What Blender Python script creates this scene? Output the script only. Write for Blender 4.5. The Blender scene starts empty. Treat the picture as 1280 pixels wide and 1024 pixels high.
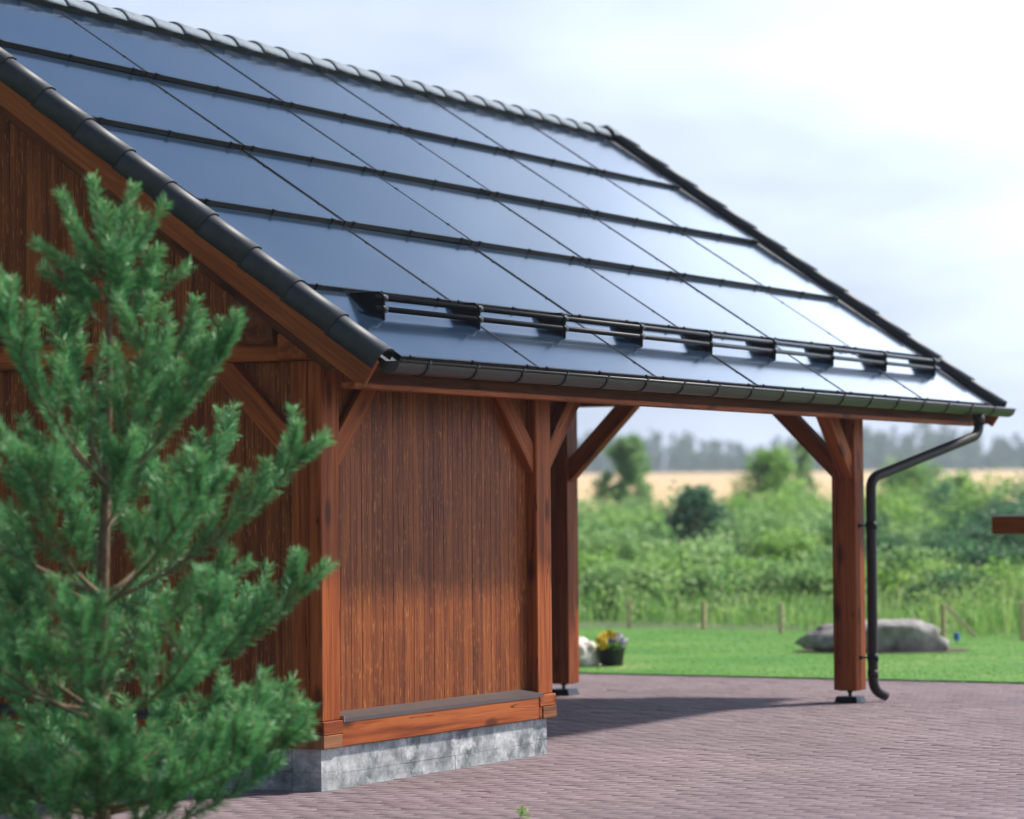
import bpy, bmesh, math, random
import numpy as np
from mathutils import Matrix, Vector, noise as mnoise
random.seed(7); rng = np.random.default_rng(7)
S = bpy.context.scene
COL = S.collection
PI = math.pi

# ------------------------------------------------------------------ camera
CAM = Vector((-14.2393, -8.4246, 1.5848))
RIGHT = Vector((0.47680444, -0.87897509, -0.00776633)); UP = Vector((-0.0255569, -0.02269397, 0.99941574)); FWD = Vector((0.8786378, 0.47632738, 0.03328446))
cam_data = bpy.data.cameras.new('camera'); cam = bpy.data.objects.new('camera', cam_data); COL.objects.link(cam)
cam.matrix_world = Matrix(((RIGHT.x, UP.x, -FWD.x, CAM.x), (RIGHT.y, UP.y, -FWD.y, CAM.y), (RIGHT.z, UP.z, -FWD.z, CAM.z), (0, 0, 0, 1)))
cam_data.sensor_width = 36; cam_data.lens = 36 * 3692.76 / 1280
cam_data.clip_start = 0.5; cam_data.clip_end = 6000
cam_data.dof.use_dof = True; cam_data.dof.focus_distance = 18.0; cam_data.dof.aperture_fstop = 1.75
S.camera = cam

# ------------------------------------------------------------------ sky and sun
SUN_TO = Vector((0.80, -0.51, 1.0)).normalized()          # towards the sun
SUN_EL = math.asin(SUN_TO.z)
world = bpy.data.worlds.new('World'); S.world = world; world.use_nodes = True
wn = world.node_tree; wn.nodes.clear()
def N(nt, t, **kw):
    n = nt.nodes.new(t)
    for k, v in kw.items():
        if k.startswith('_'): setattr(n, k[1:], v)
    return n
wo = N(wn, 'ShaderNodeOutputWorld'); bg = N(wn, 'ShaderNodeBackground'); bg.inputs[1].default_value = 0.064
sky = N(wn, 'ShaderNodeTexSky', _sky_type='NISHITA', _sun_disc=False, _sun_elevation=SUN_EL, _sun_rotation=math.atan2(SUN_TO.x, SUN_TO.y), _air_density=1.0, _dust_density=0.6, _ozone_density=3.0)
tc = N(wn, 'ShaderNodeTexCoord'); sep = N(wn, 'ShaderNodeSeparateXYZ'); wn.links.new(tc.outputs['Generated'], sep.inputs[0])
def M(nt, op, a, b=None, c=None, clamp=False):
    n = nt.nodes.new('ShaderNodeMath'); n.operation = op; n.use_clamp = clamp
    for i, v in enumerate((a, b, c)):
        if v is None: continue
        if isinstance(v, (int, float)): n.inputs[i].default_value = v
        else: nt.links.new(v, n.inputs[i])
    return n.outputs[0]
zc = M(wn, 'MAXIMUM', sep.outputs[2], 0.0)
den = M(wn, 'ADD', zc, 0.22)
comb = N(wn, 'ShaderNodeCombineXYZ')
wn.links.new(M(wn, 'DIVIDE', sep.outputs[0], den), comb.inputs[0]); wn.links.new(M(wn, 'DIVIDE', sep.outputs[1], den), comb.inputs[1])
comb.inputs[2].default_value = 3.3
cn = N(wn, 'ShaderNodeTexNoise'); cn.inputs['Scale'].default_value = 1.25; cn.inputs['Detail'].default_value = 7; cn.inputs['Roughness'].default_value = 0.52; cn.inputs['Distortion'].default_value = 0.35
wn.links.new(comb.outputs[0], cn.inputs['Vector'])
# an even cloud layer: seen edge-on low down it closes up, overhead it opens to blue
cover = M(wn, 'ADD', cn.outputs[0], M(wn, 'MULTIPLY', M(wn, 'SUBTRACT', 0.44, zc), 1.25))
cr = N(wn, 'ShaderNodeMapRange', _interpolation_type='SMOOTHSTEP'); cr.inputs[1].default_value = 0.42; cr.inputs[2].default_value = 0.68
wn.links.new(cover, cr.inputs[0])
cmix = N(wn, 'ShaderNodeMix', _data_type='RGBA'); wn.links.new(cr.outputs[0], cmix.inputs[0]); wn.links.new(sky.outputs[0], cmix.inputs[6])
sdot = N(wn, 'ShaderNodeVectorMath', _operation='DOT_PRODUCT'); wn.links.new(tc.outputs['Generated'], sdot.inputs[0]); sdot.inputs[1].default_value = SUN_TO
glow = M(wn, 'POWER', M(wn, 'MAXIMUM', sdot.outputs['Value'], 0.0), 3.3)          # thin cloud scatters sunlight forward
thick = tnoise_w = N(wn, 'ShaderNodeTexNoise'); thick.inputs['Scale'].default_value = 2.6; thick.inputs['Detail'].default_value = 6; wn.links.new(comb.outputs[0], thick.inputs['Vector'])
shade = M(wn, 'MULTIPLY_ADD', thick.outputs[0], 1.1, 0.45)
lum = M(wn, 'MULTIPLY', M(wn, 'MULTIPLY_ADD', glow, 7.0, 0.43), shade)
cc = N(wn, 'ShaderNodeVectorMath', _operation='SCALE'); cc.inputs[0].default_value = (7.6, 8.75, 10.9); wn.links.new(lum, cc.inputs['Scale'])
wn.links.new(cc.outputs[0], cmix.inputs[7])
wn.links.new(cmix.outputs[2], bg.inputs[0]); wn.links.new(bg.outputs[0], wo.inputs[0])
sun_d = bpy.data.lights.new('sun', 'SUN'); sun_d.energy = 3.8; sun_d.angle = math.radians(3.4); sun_d.color = (1, 0.94, 0.85)
sun = bpy.data.objects.new('sun', sun_d); COL.objects.link(sun); sun.rotation_euler = SUN_TO.to_track_quat('Z', 'Y').to_euler(); sun.location = (5, -10, 30)
S.view_settings.view_transform = 'Standard'; S.view_settings.look = 'None'; S.view_settings.gamma = 1; S.view_settings.exposure = 0.85
S.cycles.use_denoising = True; S.cycles.max_bounces = 8; S.cycles.volume_bounces = 0
S.cycles.sample_clamp_indirect = 6

# ------------------------------------------------------------------ helpers
def tag(o, label=None, cat=None, group=None, kind=None):
    if label: o['label'] = label
    if cat: o['category'] = cat
    if group: o['group'] = group
    if kind: o['kind'] = kind
    return o
def link_obj(name, me, parent=None, mat=Matrix()):
    o = bpy.data.objects.new(name, me); COL.objects.link(o)
    if parent is not None:
        o.parent = parent; o.matrix_basis = parent_world(parent).inverted() @ mat
    else: o.matrix_basis = mat
    return o
def parent_world(o):
    m = o.matrix_basis.copy()
    while o.parent is not None:
        o = o.parent; m = o.matrix_basis @ m
    return m
def empty(name, loc, parent=None):
    o = link_obj(name, None, parent, Matrix.Translation(loc)); o.empty_display_size = 0.2
    return o
def mesh_np(name, verts, faces, mats, smooth=False, attr=None):
    """verts (n,3); faces (m,k) one size"""
    verts = np.asarray(verts, dtype=np.float32); faces = np.asarray(faces, dtype=np.int32)
    me = bpy.data.meshes.new(name); k = faces.shape[1]
    me.vertices.add(len(verts)); me.vertices.foreach_set('co', verts.ravel())
    me.loops.add(faces.size); me.loops.foreach_set('vertex_index', faces.ravel())
    me.polygons.add(len(faces)); me.polygons.foreach_set('loop_start', np.arange(len(faces), dtype=np.int32) * k); me.polygons.foreach_set('loop_total', np.full(len(faces), k, dtype=np.int32))
    if smooth: me.polygons.foreach_set('use_smooth', np.ones(len(faces), dtype=bool))
    if attr is not None:
        a = me.attributes.new('var', 'FLOAT', 'FACE'); a.data.foreach_set('value', np.asarray(attr, dtype=np.float32))
    for m in (mats if isinstance(mats, (list, tuple)) else [mats]): me.materials.append(m)
    me.update(calc_edges=True); me.validate()
    return me
class MB:
    def __init__(s): s.v = []; s.f = []; s.m = []; s.sm = []
    def quad(s, pts, m=0, smooth=False):
        b = len(s.v); s.v += [tuple(p) for p in pts]; s.f.append(tuple(range(b, b + len(pts)))); s.m.append(m); s.sm.append(smooth)
    def box(s, a, b, m=0):
        (x0, y0, z0), (x1, y1, z1) = a, b
        c = len(s.v); s.v += [(x0,y0,z0),(x1,y0,z0),(x1,y1,z0),(x0,y1,z0),(x0,y0,z1),(x1,y0,z1),(x1,y1,z1),(x0,y1,z1)]
        for q in ((0,3,2,1),(4,5,6,7),(0,1,5,4),(1,2,6,5),(2,3,7,6),(3,0,4,7)): s.f.append(tuple(c+i for i in q)); s.m.append(m); s.sm.append(False)
    def hexa(s, p, m=0):      # 8 points: bottom loop then top loop
        c = len(s.v); s.v += [tuple(q) for q in p]
        for q in ((0,3,2,1),(4,5,6,7),(0,1,5,4),(1,2,6,5),(2,3,7,6),(3,0,4,7)): s.f.append(tuple(c+i for i in q)); s.m.append(m); s.sm.append(False)
    def prism(s, poly, d, m=0, smooth=False):    # poly: 3-D ring, extruded by d
        n = len(poly); c = len(s.v); d = Vector(d)
        s.v += [tuple(p) for p in poly] + [tuple(Vector(p) + d) for p in poly]
        s.f.append(tuple(c+i for i in range(n))[::-1]); s.m.append(m); s.sm.append(False)
        s.f.append(tuple(c+n+i for i in range(n))); s.m.append(m); s.sm.append(False)
        for i in range(n):
            j = (i+1) % n; s.f.append((c+i, c+j, c+n+j, c+n+i)); s.m.append(m); s.sm.append(smooth)
    def tube(s, pts, r, seg=10, m=0, cap=True):
        pts = [Vector(p) for p in pts]; rr = r if isinstance(r, (list, tuple)) else [r]*len(pts)
        c = len(s.v); ref = None
        for i, p in enumerate(pts):
            t = ((pts[i+1]-p).normalized() if i < len(pts)-1 else Vector()) + ((p-pts[i-1]).normalized() if i else Vector()); t.normalize()
            if ref is None: ref = t.orthogonal().normalized()
            a = (ref - t*ref.dot(t)).normalized(); b = t.cross(a); ref = a
            for k in range(seg):
                an = 2*PI*k/seg; s.v.append(tuple(p + (a*math.cos(an) + b*math.sin(an))*rr[i]))
        for i in range(len(pts)-1):
            for k in range(seg):
                l = (k+1) % seg; s.f.append((c+i*seg+k, c+i*seg+l, c+(i+1)*seg+l, c+(i+1)*seg+k)); s.m.append(m); s.sm.append(True)
        if cap:
            s.f.append(tuple(c+k for k in range(seg))[::-1]); s.m.append(m); s.sm.append(False)
            e = c+(len(pts)-1)*seg; s.f.append(tuple(e+k for k in range(seg))); s.m.append(m); s.sm.append(False)
    def lathe(s, prof, o=(0,0,0), seg=24, m=0):
        c = len(s.v); o = Vector(o)
        for (r, z) in prof:
            for k in range(seg):
                a = 2*PI*k/seg; s.v.append((o.x+r*math.cos(a), o.y+r*math.sin(a), o.z+z))
        for i in range(len(prof)-1):
            for k in range(seg):
                l = (k+1) % seg; s.f.append((c+i*seg+k, c+i*seg+l, c+(i+1)*seg+l, c+(i+1)*seg+k)); s.m.append(m); s.sm.append(True)
    def mesh(s, name, mats):
        me = bpy.data.meshes.new(name); me.from_pydata(s.v, [], s.f)
        for m in (mats if isinstance(mats, (list, tuple)) else [mats]): me.materials.append(m)
        me.polygons.foreach_set('material_index', s.m); me.polygons.foreach_set('use_smooth', s.sm); me.update()
        return me
    def build(s, name, mats, parent=None, origin=None):
        if origin is None: origin = parent_world(parent).translation if parent is not None else Vector((0,0,0))
        origin = Vector(origin); s.v = [tuple(Vector(v)-origin) for v in s.v]
        return link_obj(name, s.mesh(name, mats), parent, Matrix.Translation(origin))
_beams = {}
def chamfer_box(bm, L, w, h, b, off=(0,0,0)):
    r = bmesh.ops.create_cube(bm, size=1.0)['verts']
    for v in r: v.co = Vector(((v.co.x+0.5)*L+off[0], v.co.y*w+off[1], v.co.z*h+off[2]))
    es = list({e for v in r for e in v.link_edges})
    bmesh.ops.bevel(bm, geom=es, offset=b, segments=1, affect='EDGES', profile=0.5)
def beam(name, p0, p1, w, h, mat, parent, up=(0,0,1), b=0.006, split=False, cuts=None):
    """timber with its grain along local X; w = sideways, h = along up"""
    p0, p1 = Vector(p0), Vector(p1); x = (p1-p0); L = x.length; x.normalize()
    z = Vector(up); z = (z - x*z.dot(x)).normalized(); y = z.cross(x)
    key = (round(L,4), w, h, mat.name, b, split)
    if key not in _beams:
        bm = bmesh.new()
        if split:
            g = 0.004
            chamfer_box(bm, L, w*0.56-g/2, h, b, (0, -w/2+(w*0.56-g/2)/2, 0)); chamfer_box(bm, L, w*0.44-g/2, h, b, (0, w/2-(w*0.44-g/2)/2, 0))
            chamfer_box(bm, L-0.01, 0.05, h-0.024, 0.001, (0.005, w*0.06, 0))
        else: chamfer_box(bm, L, w, h, b)
        me = bpy.data.meshes.new(name); bm.to_mesh(me); bm.free(); me.materials.append(mat); _beams[key] = me
    m = Matrix(((x.x,y.x,z.x,p0.x),(x.y,y.y,z.y,p0.y),(x.z,y.z,z.z,p0.z),(0,0,0,1)))
    return link_obj(name, _beams[key], parent, m)

# ------------------------------------------------------------------ materials
def new_mat(name):
    m = bpy.data.materials.new(name); m.use_nodes = True; nt = m.node_tree
    return m, nt, nt.nodes['Principled BSDF']
def ramp(nt, fac, stops):
    r = nt.nodes.new('ShaderNodeValToRGB'); e = r.color_ramp.elements
    while len(e) > len(stops): e.remove(e[-1])
    while len(e) < len(stops): e.new(0.5)
    for i, (p, c) in enumerate(stops): e[i].position = p; e[i].color = (*c, 1) if len(c) == 3 else c
    nt.links.new(fac, r.inputs[0]); return r.outputs[0]
def tnoise(nt, vec, scale, detail=4, rough=0.55, dist=0.0):
    n = nt.nodes.new('ShaderNodeTexNoise'); n.inputs['Scale'].default_value = scale; n.inputs['Detail'].default_value = detail; n.inputs['Roughness'].default_value = rough; n.inputs['Distortion'].default_value = dist
    if vec is not None: nt.links.new(vec, n.inputs['Vector'])
    return n.outputs[0]
def mapping(nt, vec, scale):
    n = nt.nodes.new('ShaderNodeMapping'); n.inputs['Scale'].default_value = scale; nt.links.new(vec, n.inputs[0]); return n.outputs[0]
def mixc(nt, fac, a, b, mode='MIX'):
    n = nt.nodes.new('ShaderNodeMix'); n.data_type = 'RGBA'; n.blend_type = mode
    for i, v in ((0, fac), (6, a), (7, b)):
        if isinstance(v, (int, float)): n.inputs[i].default_value = v
        elif isinstance(v, tuple): n.inputs[i].default_value = (*v, 1)
        else: nt.links.new(v, n.inputs[i])
    return n.outputs[2]
def bump(nt, bsdf, h, strength=0.3, dist=0.01):
    n = nt.nodes.new('ShaderNodeBump'); n.inputs['Strength'].default_value = strength; n.inputs['Distance'].default_value = dist
    nt.links.new(h, n.inputs['Height']); nt.links.new(n.outputs[0], bsdf.inputs['Normal'])
def wood(name, dark, mid, light, streak=0.0, rough=0.55, knots=True, fine=1.0, kn=0.8, crack=0.0):
    m, nt, b = new_mat(name)
    tcn = nt.nodes.new('ShaderNodeTexCoord'); oi = nt.nodes.new('ShaderNodeObjectInfo')
    va = nt.nodes.new('ShaderNodeVectorMath'); va.operation = 'MULTIPLY_ADD'; va.inputs[0].default_value = (1,1,1)
    cmb = nt.nodes.new('ShaderNodeCombineXYZ')
    for i, k in enumerate((31.0, 17.0, 23.0)): nt.links.new(M(nt, 'MULTIPLY', oi.outputs['Random'], k), cmb.inputs[i])
    add = nt.nodes.new('ShaderNodeVectorMath'); add.operation = 'ADD'; nt.links.new(tcn.outputs['Object'], add.inputs[0]); nt.links.new(cmb.outputs[0], add.inputs[1])
    v = add.outputs[0]
    g1 = tnoise(nt, mapping(nt, v, (0.9, 16, 16)), 1.0, 5, 0.6, 0.6)
    g2 = tnoise(nt, mapping(nt, v, (2.2, 95*fine, 95*fine)), 1.0, 3, 0.6)
    g = M(nt, 'ADD', M(nt, 'MULTIPLY', g1, 0.6), M(nt, 'MULTIPLY', g2, 0.4))
    g = M(nt, 'ADD', g, M(nt, 'MULTIPLY', M(nt, 'SUBTRACT', oi.outputs['Random'], 0.5), 0.085))
    c = ramp(nt, g, [(0.38, dark), (0.5, mid), (0.62, light)])
    if knots:
        vo = nt.nodes.new('ShaderNodeTexVoronoi'); vo.inputs['Scale'].default_value = 1.0; nt.links.new(mapping(nt, v, (2.2, 6, 6)), vo.inputs['Vector'])
        kf = nt.nodes.new('ShaderNodeMapRange'); kf.inputs[1].default_value = 0.25; kf.inputs[2].default_value = 0.12; nt.links.new(vo.outputs['Distance'], kf.inputs[0])
        c = mixc(nt, M(nt, 'MULTIPLY', kf.outputs[0], kn), c, tuple(x*0.35 for x in dark))
    if crack:
        ck = tnoise(nt, mapping(nt, v, (0.45, 14, 14)), 1.0, 2, 0.4); ab = M(nt, 'ABSOLUTE', M(nt, 'SUBTRACT', ck, 0.56))
        cf = nt.nodes.new('ShaderNodeMapRange'); cf.inputs[1].default_value = 0.0065; cf.inputs[2].default_value = 0.002; nt.links.new(ab, cf.inputs[0])
        c = mixc(nt, M(nt, 'MULTIPLY', cf.outputs[0], crack), c, tuple(x*0.2 for x in dark))
    if streak:
        s = tnoise(nt, mapping(nt, v, (13, 110, 110)), 1.0, 2, 0.5)
        sf = nt.nodes.new('ShaderNodeMapRange'); sf.inputs[1].default_value = 0.61; sf.inputs[2].default_value = 0.70; nt.links.new(s, sf.inputs[0])
        c = mixc(nt, M(nt, 'MULTIPLY', sf.outputs[0], streak), c, (0.50, 0.19, 0.05))
    nt.links.new(c, b.inputs['Base Color']); b.inputs['Roughness'].default_value = rough
    b.inputs['Specular IOR Level'].default_value = 0.08
    bump(nt, b, g2, 0.35, 0.004)
    return m
def plain(name, col, rough=0.5, metal=0.0, var=0.0, vscale=8.0, spec=0.5, bumpy=0.0):
    m, nt, b = new_mat(name); b.inputs['Roughness'].default_value = rough; b.inputs['Metallic'].default_value = metal; b.inputs['Specular IOR Level'].default_value = spec
    ge = nt.nodes.new('ShaderNodeNewGeometry'); n = tnoise(nt, ge.outputs['Position'], vscale, 5, 0.6)
    lo = tuple(x*(1-var) for x in col); hi = tuple(min(1, x*(1+var)) for x in col)
    nt.links.new(ramp(nt, n, [(0.3, lo), (0.7, hi)]), b.inputs['Base Color'])
    if bumpy: bump(nt, b, n, bumpy, 0.02)
    return m
W_SIDING = wood('stained_siding', (0.098, 0.024, 0.007), (0.185, 0.048, 0.012), (0.285, 0.085, 0.020), streak=0.75, rough=0.5, kn=0.35)
W_BEAM = wood('stained_timber', (0.15, 0.032, 0.007), (0.265, 0.062, 0.013), (0.36, 0.098, 0.022), rough=0.55, fine=0.7, crack=0.85)
W_END = wood('end_grain', (0.12, 0.045, 0.02), (0.20, 0.08, 0.036), (0.27, 0.12, 0.055), rough=0.7, knots=False)
W_RAKE = wood('barge_timber', (0.20, 0.052, 0.014), (0.29, 0.078, 0.021), (0.37, 0.105, 0.030), rough=0.55, fine=0.7)
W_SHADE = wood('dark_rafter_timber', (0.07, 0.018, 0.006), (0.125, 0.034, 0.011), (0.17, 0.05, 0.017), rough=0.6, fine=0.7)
W_GREY = wood('raw_stake_wood', (0.50, 0.37, 0.22), (0.66, 0.50, 0.32), (0.74, 0.60, 0.42), rough=0.8, knots=False)
BLACK = plain('black_metal', (0.006, 0.007, 0.009), 0.4, 0.0, 0.2, spec=0.15)
TILE = plain('anthracite_tile', (0.022, 0.027, 0.036), 0.52, 0.0, 0.25, 14, 0.4)
RIDGE = plain('ridge_tile_glaze', (0.15, 0.18, 0.21), 0.65, 0.0, 0.2, 14, 0.25)
GUTTER = plain('gutter_metal', (0.024, 0.019, 0.018), 0.42, 0.0, 0.1, spec=0.4)
PIPE = plain('pipe_metal', (0.016, 0.010, 0.009), 0.55, 0.0, 0.1, spec=0.3)
FLASH = plain('brown_flashing', (0.055, 0.036, 0.033), 0.55, 0.0, 0.15, spec=0.25)
ZINC = plain('bare_zinc', (0.45, 0.48, 0.52), 0.4, 0.8, 0.1)
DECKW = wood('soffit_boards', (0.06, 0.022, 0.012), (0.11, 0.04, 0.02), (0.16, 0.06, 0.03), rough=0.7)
def solar_mat():
    m, nt, b = new_mat('solar_glass')
    tcn = nt.nodes.new('ShaderNodeTexCoord'); sp = nt.nodes.new('ShaderNodeSeparateXYZ'); nt.links.new(tcn.outputs['Object'], sp.inputs[0])
    # fine cell wires across the glass and the faint cell grid
    w = M(nt, 'PINGPONG', M(nt, 'MULTIPLY', sp.outputs[1], 64.0), 0.5)
    fine = M(nt, 'GREATER_THAN', w, 0.42)
    gx = M(nt, 'LESS_THAN', M(nt, 'PINGPONG', M(nt, 'ADD', sp.outputs[0], 0.004), 0.0795), 0.0012)
    c = mixc(nt, M(nt, 'MULTIPLY', fine, 0.35), (0.006, 0.020, 0.045), (0.012, 0.030, 0.060))
    c = mixc(nt, M(nt, 'MULTIPLY', gx, 0.5), c, (0.004, 0.006, 0.012))
    ge = nt.nodes.new('ShaderNodeNewGeometry'); dn = tnoise(nt, ge.outputs['Position'], 1.7, 6, 0.65)
    dust = nt.nodes.new('ShaderNodeMapRange'); dust.inputs[1].default_value = 0.4; dust.inputs[2].default_value = 0.8; dust.inputs[3].default_value = 0.0; dust.inputs[4].default_value = 0.06; nt.links.new(dn, dust.inputs[0])
    c = mixc(nt, dust.outputs[0], c, (0.30, 0.31, 0.32))
    nt.links.new(c, b.inputs['Base Color']); b.inputs['IOR'].default_value = 1.52
    rr = nt.nodes.new('ShaderNodeMapRange'); rr.inputs[3].default_value = 0.14; rr.inputs[4].default_value = 0.22; nt.links.new(dn, rr.inputs[0]); nt.links.new(rr.outputs[0], b.inputs['Roughness'])
    b.inputs['Specular Tint'].default_value = (0.50, 0.80, 1.0, 1); b.inputs['Coat Weight'].default_value = 0.6; b.inputs['Coat Roughness'].default_value = 0.09; b.inputs['Coat IOR'].default_value = 1.5
    wav = tnoise(nt, ge.outputs['Position'], 1.1, 2, 0.5); bump(nt, b, wav, 0.05, 0.01)
    return m
SOLAR = solar_mat()
def concrete_mat():
    m, nt, b = new_mat('weathered_concrete'); ge = nt.nodes.new('ShaderNodeNewGeometry'); P = ge.outputs['Position']
    a = tnoise(nt, P, 3.0, 8, 0.7, 0.0); d = tnoise(nt, mapping(nt, P, (4, 4, 5)), 1.0, 8, 0.72, 0.1); e = tnoise(nt, P, 60, 3, 0.6)
    c = ramp(nt, a, [(0.36, (0.09, 0.105, 0.11)), (0.47, (0.24, 0.26, 0.265)), (0.58, (0.40, 0.41, 0.40))])
    wf = nt.nodes.new('ShaderNodeMapRange'); wf.inputs[1].default_value = 0.50; wf.inputs[2].default_value = 0.66; nt.links.new(d, wf.inputs[0])
    c = mixc(nt, M(nt, 'MULTIPLY', wf.outputs[0], 0.85), c, (0.68, 0.69, 0.68))
    rf = nt.nodes.new('ShaderNodeMapRange'); rf.inputs[1].default_value = 0.46; rf.inputs[2].default_value = 0.32; nt.links.new(d, rf.inputs[0])
    c = mixc(nt, M(nt, 'MULTIPLY', rf.outputs[0], 0.7), c, (0.045, 0.05, 0.055))
    c = mixc(nt, 0.25, c, ramp(nt, e, [(0.3, (0.12,0.12,0.12)), (0.7, (0.5,0.5,0.5))]), 'OVERLAY')
    nt.links.new(c, b.inputs['Base Color']); b.inputs['Roughness'].default_value = 0.85; bump(nt, b, e, 0.4, 0.006)
    return m
CONCRETE = concrete_mat()
def paver_mat():
    m, nt, b = new_mat('paver_clay'); ge = nt.nodes.new('ShaderNodeNewGeometry'); P = ge.outputs['Position']
    at = nt.nodes.new('ShaderNodeAttribute'); at.attribute_name = 'var'; oi = nt.nodes.new('ShaderNodeObjectInfo')
    r = M(nt, 'FRACT', M(nt, 'ADD', at.outputs['Fac'], oi.outputs['Random']))
    c = ramp(nt, r, [(0.0, (0.168, 0.122, 0.130)), (0.35, (0.182, 0.134, 0.142)), (0.7, (0.194, 0.146, 0.154)), (1.0, (0.212, 0.164, 0.173))])
    big = tnoise(nt, P, 0.55, 5, 0.6); c = mixc(nt, 0.55, c, ramp(nt, big, [(0.3, (0.32,0.32,0.33)), (0.7, (0.66,0.64,0.64))]), 'OVERLAY')
    sp = tnoise(nt, P, 90, 3, 0.6); c = mixc(nt, 0.3, c, ramp(nt, sp, [(0.3, (0.25,0.25,0.25)), (0.7, (0.75,0.75,0.75))]), 'OVERLAY')
    nt.links.new(c, b.inputs['Base Color']); b.inputs['Roughness'].default_value = 0.8; b.inputs['Specular IOR Level'].default_value = 0.25; bump(nt, b, sp, 0.35, 0.004)
    return m
PAVER = paver_mat()
def ground_mat(name, cols, scale, rough=0.95, b_=0.5):
    m, nt, b = new_mat(name); ge = nt.nodes.new('ShaderNodeNewGeometry'); P = ge.outputs['Position']
    n1 = tnoise(nt, P, scale, 6, 0.65); n2 = tnoise(nt, P, scale*14, 4, 0.6)
    g = M(nt, 'ADD', M(nt, 'MULTIPLY', n1, 0.6), M(nt, 'MULTIPLY', n2, 0.4))
    nt.links.new(ramp(nt, g, [(0.32 + 0.36*i/(len(cols)-1), c) for i, c in enumerate(cols)]), b.inputs['Base Color'])
    b.inputs['Roughness'].default_value = rough; bump(nt, b, n2, b_, 0.03)
    return m
G_SAND = ground_mat('joint_sand', [(0.13,0.10,0.10), (0.19,0.15,0.15)], 2.0)
G_LAWN = ground_mat('lawn_soil', [(0.03,0.12,0.008), (0.06,0.20,0.014), (0.10,0.24,0.022), (0.28,0.28,0.09)], 0.7)
G_MEADOW = ground_mat('meadow_soil', [(0.05,0.09,0.03), (0.09,0.14,0.045), (0.12,0.15,0.06)], 0.3)
G_WHEAT = ground_mat('ripe_wheat', [(0.50,0.33,0.15), (0.60,0.41,0.20), (0.66,0.48,0.25)], 0.02)
G_SOIL = ground_mat('bare_soil', [(0.06,0.035,0.025), (0.12,0.07,0.05)], 3)
def leaf_mat(name, cols, trans=0.5, rough=0.5):
    m, nt, b = new_mat(name)
    at = nt.nodes.new('ShaderNodeAttribute'); at.attribute_name = 'var'; oi = nt.nodes.new('ShaderNodeObjectInfo')
    r = M(nt, 'ADD', M(nt, 'MULTIPLY', at.outputs['Fac'], 0.85), M(nt, 'MULTIPLY', oi.outputs['Random'], 0.15))
    c = ramp(nt, r, [(i/(len(cols)-1), k) for i, k in enumerate(cols)])
    nt.links.new(c, b.inputs['Base Color']); b.inputs['Roughness'].default_value = rough; b.inputs['Specular IOR Level'].default_value = 0.35
    tr = nt.nodes.new('ShaderNodeBsdfTranslucent'); nt.links.new(c, tr.inputs[0]); mx = nt.nodes.new('ShaderNodeMixShader'); mx.inputs[0].default_value = trans
    nt.links.new(b.outputs[0], mx.inputs[1]); nt.links.new(tr.outputs[0], mx.inputs[2]); nt.links.new(mx.outputs[0], nt.nodes['Material Output'].inputs[0])
    return m
NEEDLE = leaf_mat('pine_needles', [(0.20,0.11,0.03), (0.04,0.15,0.055), (0.055,0.20,0.07), (0.10,0.32,0.115), (0.14,0.40,0.145), (0.25,0.54,0.21), (0.29,0.58,0.25)], 0.25, 0.45)
BARK = plain('pine_bark', (0.16, 0.10, 0.065), 0.9, 0, 0.45, 30, 0.2, 0.5)
TWIG = plain('pine_twig', (0.20, 0.135, 0.085), 0.8, 0, 0.3, 30, 0.2)
BUD = plain('pine_bud', (0.42, 0.27, 0.14), 0.7, 0, 0.3, 40, 0.3)
GRASS = leaf_mat('grass_blade', [(0.05,0.18,0.012), (0.085,0.28,0.018), (0.15,0.33,0.035), (0.36,0.36,0.13)], 0.4)
REED = leaf_mat('tall_grass_blade', [(0.08,0.24,0.05), (0.17,0.37,0.08), (0.31,0.47,0.13), (0.46,0.50,0.22)], 0.45)
L_WILLOW = leaf_mat('willow_leaf', [(0.13,0.27,0.085), (0.27,0.45,0.15), (0.46,0.62,0.28)], 0.5)
L_LIME = leaf_mat('light_leaf', [(0.14,0.30,0.05), (0.28,0.48,0.105), (0.43,0.61,0.19)], 0.5)
L_DARK = leaf_mat('dark_leaf', [(0.035,0.11,0.05), (0.075,0.19,0.08), (0.14,0.30,0.12)], 0.5)
L_BLUE = leaf_mat('bluish_leaf', [(0.05,0.13,0.075), (0.10,0.23,0.12), (0.19,0.36,0.19)], 0.5)
L_FOREST = leaf_mat('forest_leaf', [(0.03,0.10,0.045), (0.06,0.155,0.06), (0.10,0.21,0.075)], 0.35)
STEM = plain('shrub_stem', (0.14, 0.10, 0.065), 0.9, 0, 0.3)

# ------------------------------------------------------------------ terrain
def th(x, y):
    d = math.hypot(x-CAM.x, y-CAM.y)
    def sm(a, b, t):
        t = min(1, max(0, (t-a)/(b-a))); return t*t*(3-2*t)
    z = 1.9*sm(58, 120, d)
    if d > 110: z += (min(d, 1100)-110)*0.0126*sm(110, 220, d)
    return z
def at_px(px, py, d):
    v = FWD + RIGHT*((px-640)/3692.76) - UP*((py-512)/3692.76)
    return CAM + v*d
def polar_ground(name, mat, radii, na, zoff):
    vs = []; fs = []
    for r in radii:
        for k in range(na):
            a = 2*PI*k/na; x = CAM.x+r*math.cos(a); y = CAM.y+r*math.sin(a); vs.append((x, y, th(x, y)+zoff))
    for i in range(len(radii)-1):
        for k in range(na):
            l = (k+1) % na; fs.append((i*na+k, (i+1)*na+k, (i+1)*na+l, i*na+l))
    return link_obj(name, mesh_np(name, vs, fs, mat, True))
ground = polar_ground('ground', G_MEADOW, [0.01]+[6*1.09**i for i in range(66)], 120, -0.02); tag(ground, kind='structure')
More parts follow.
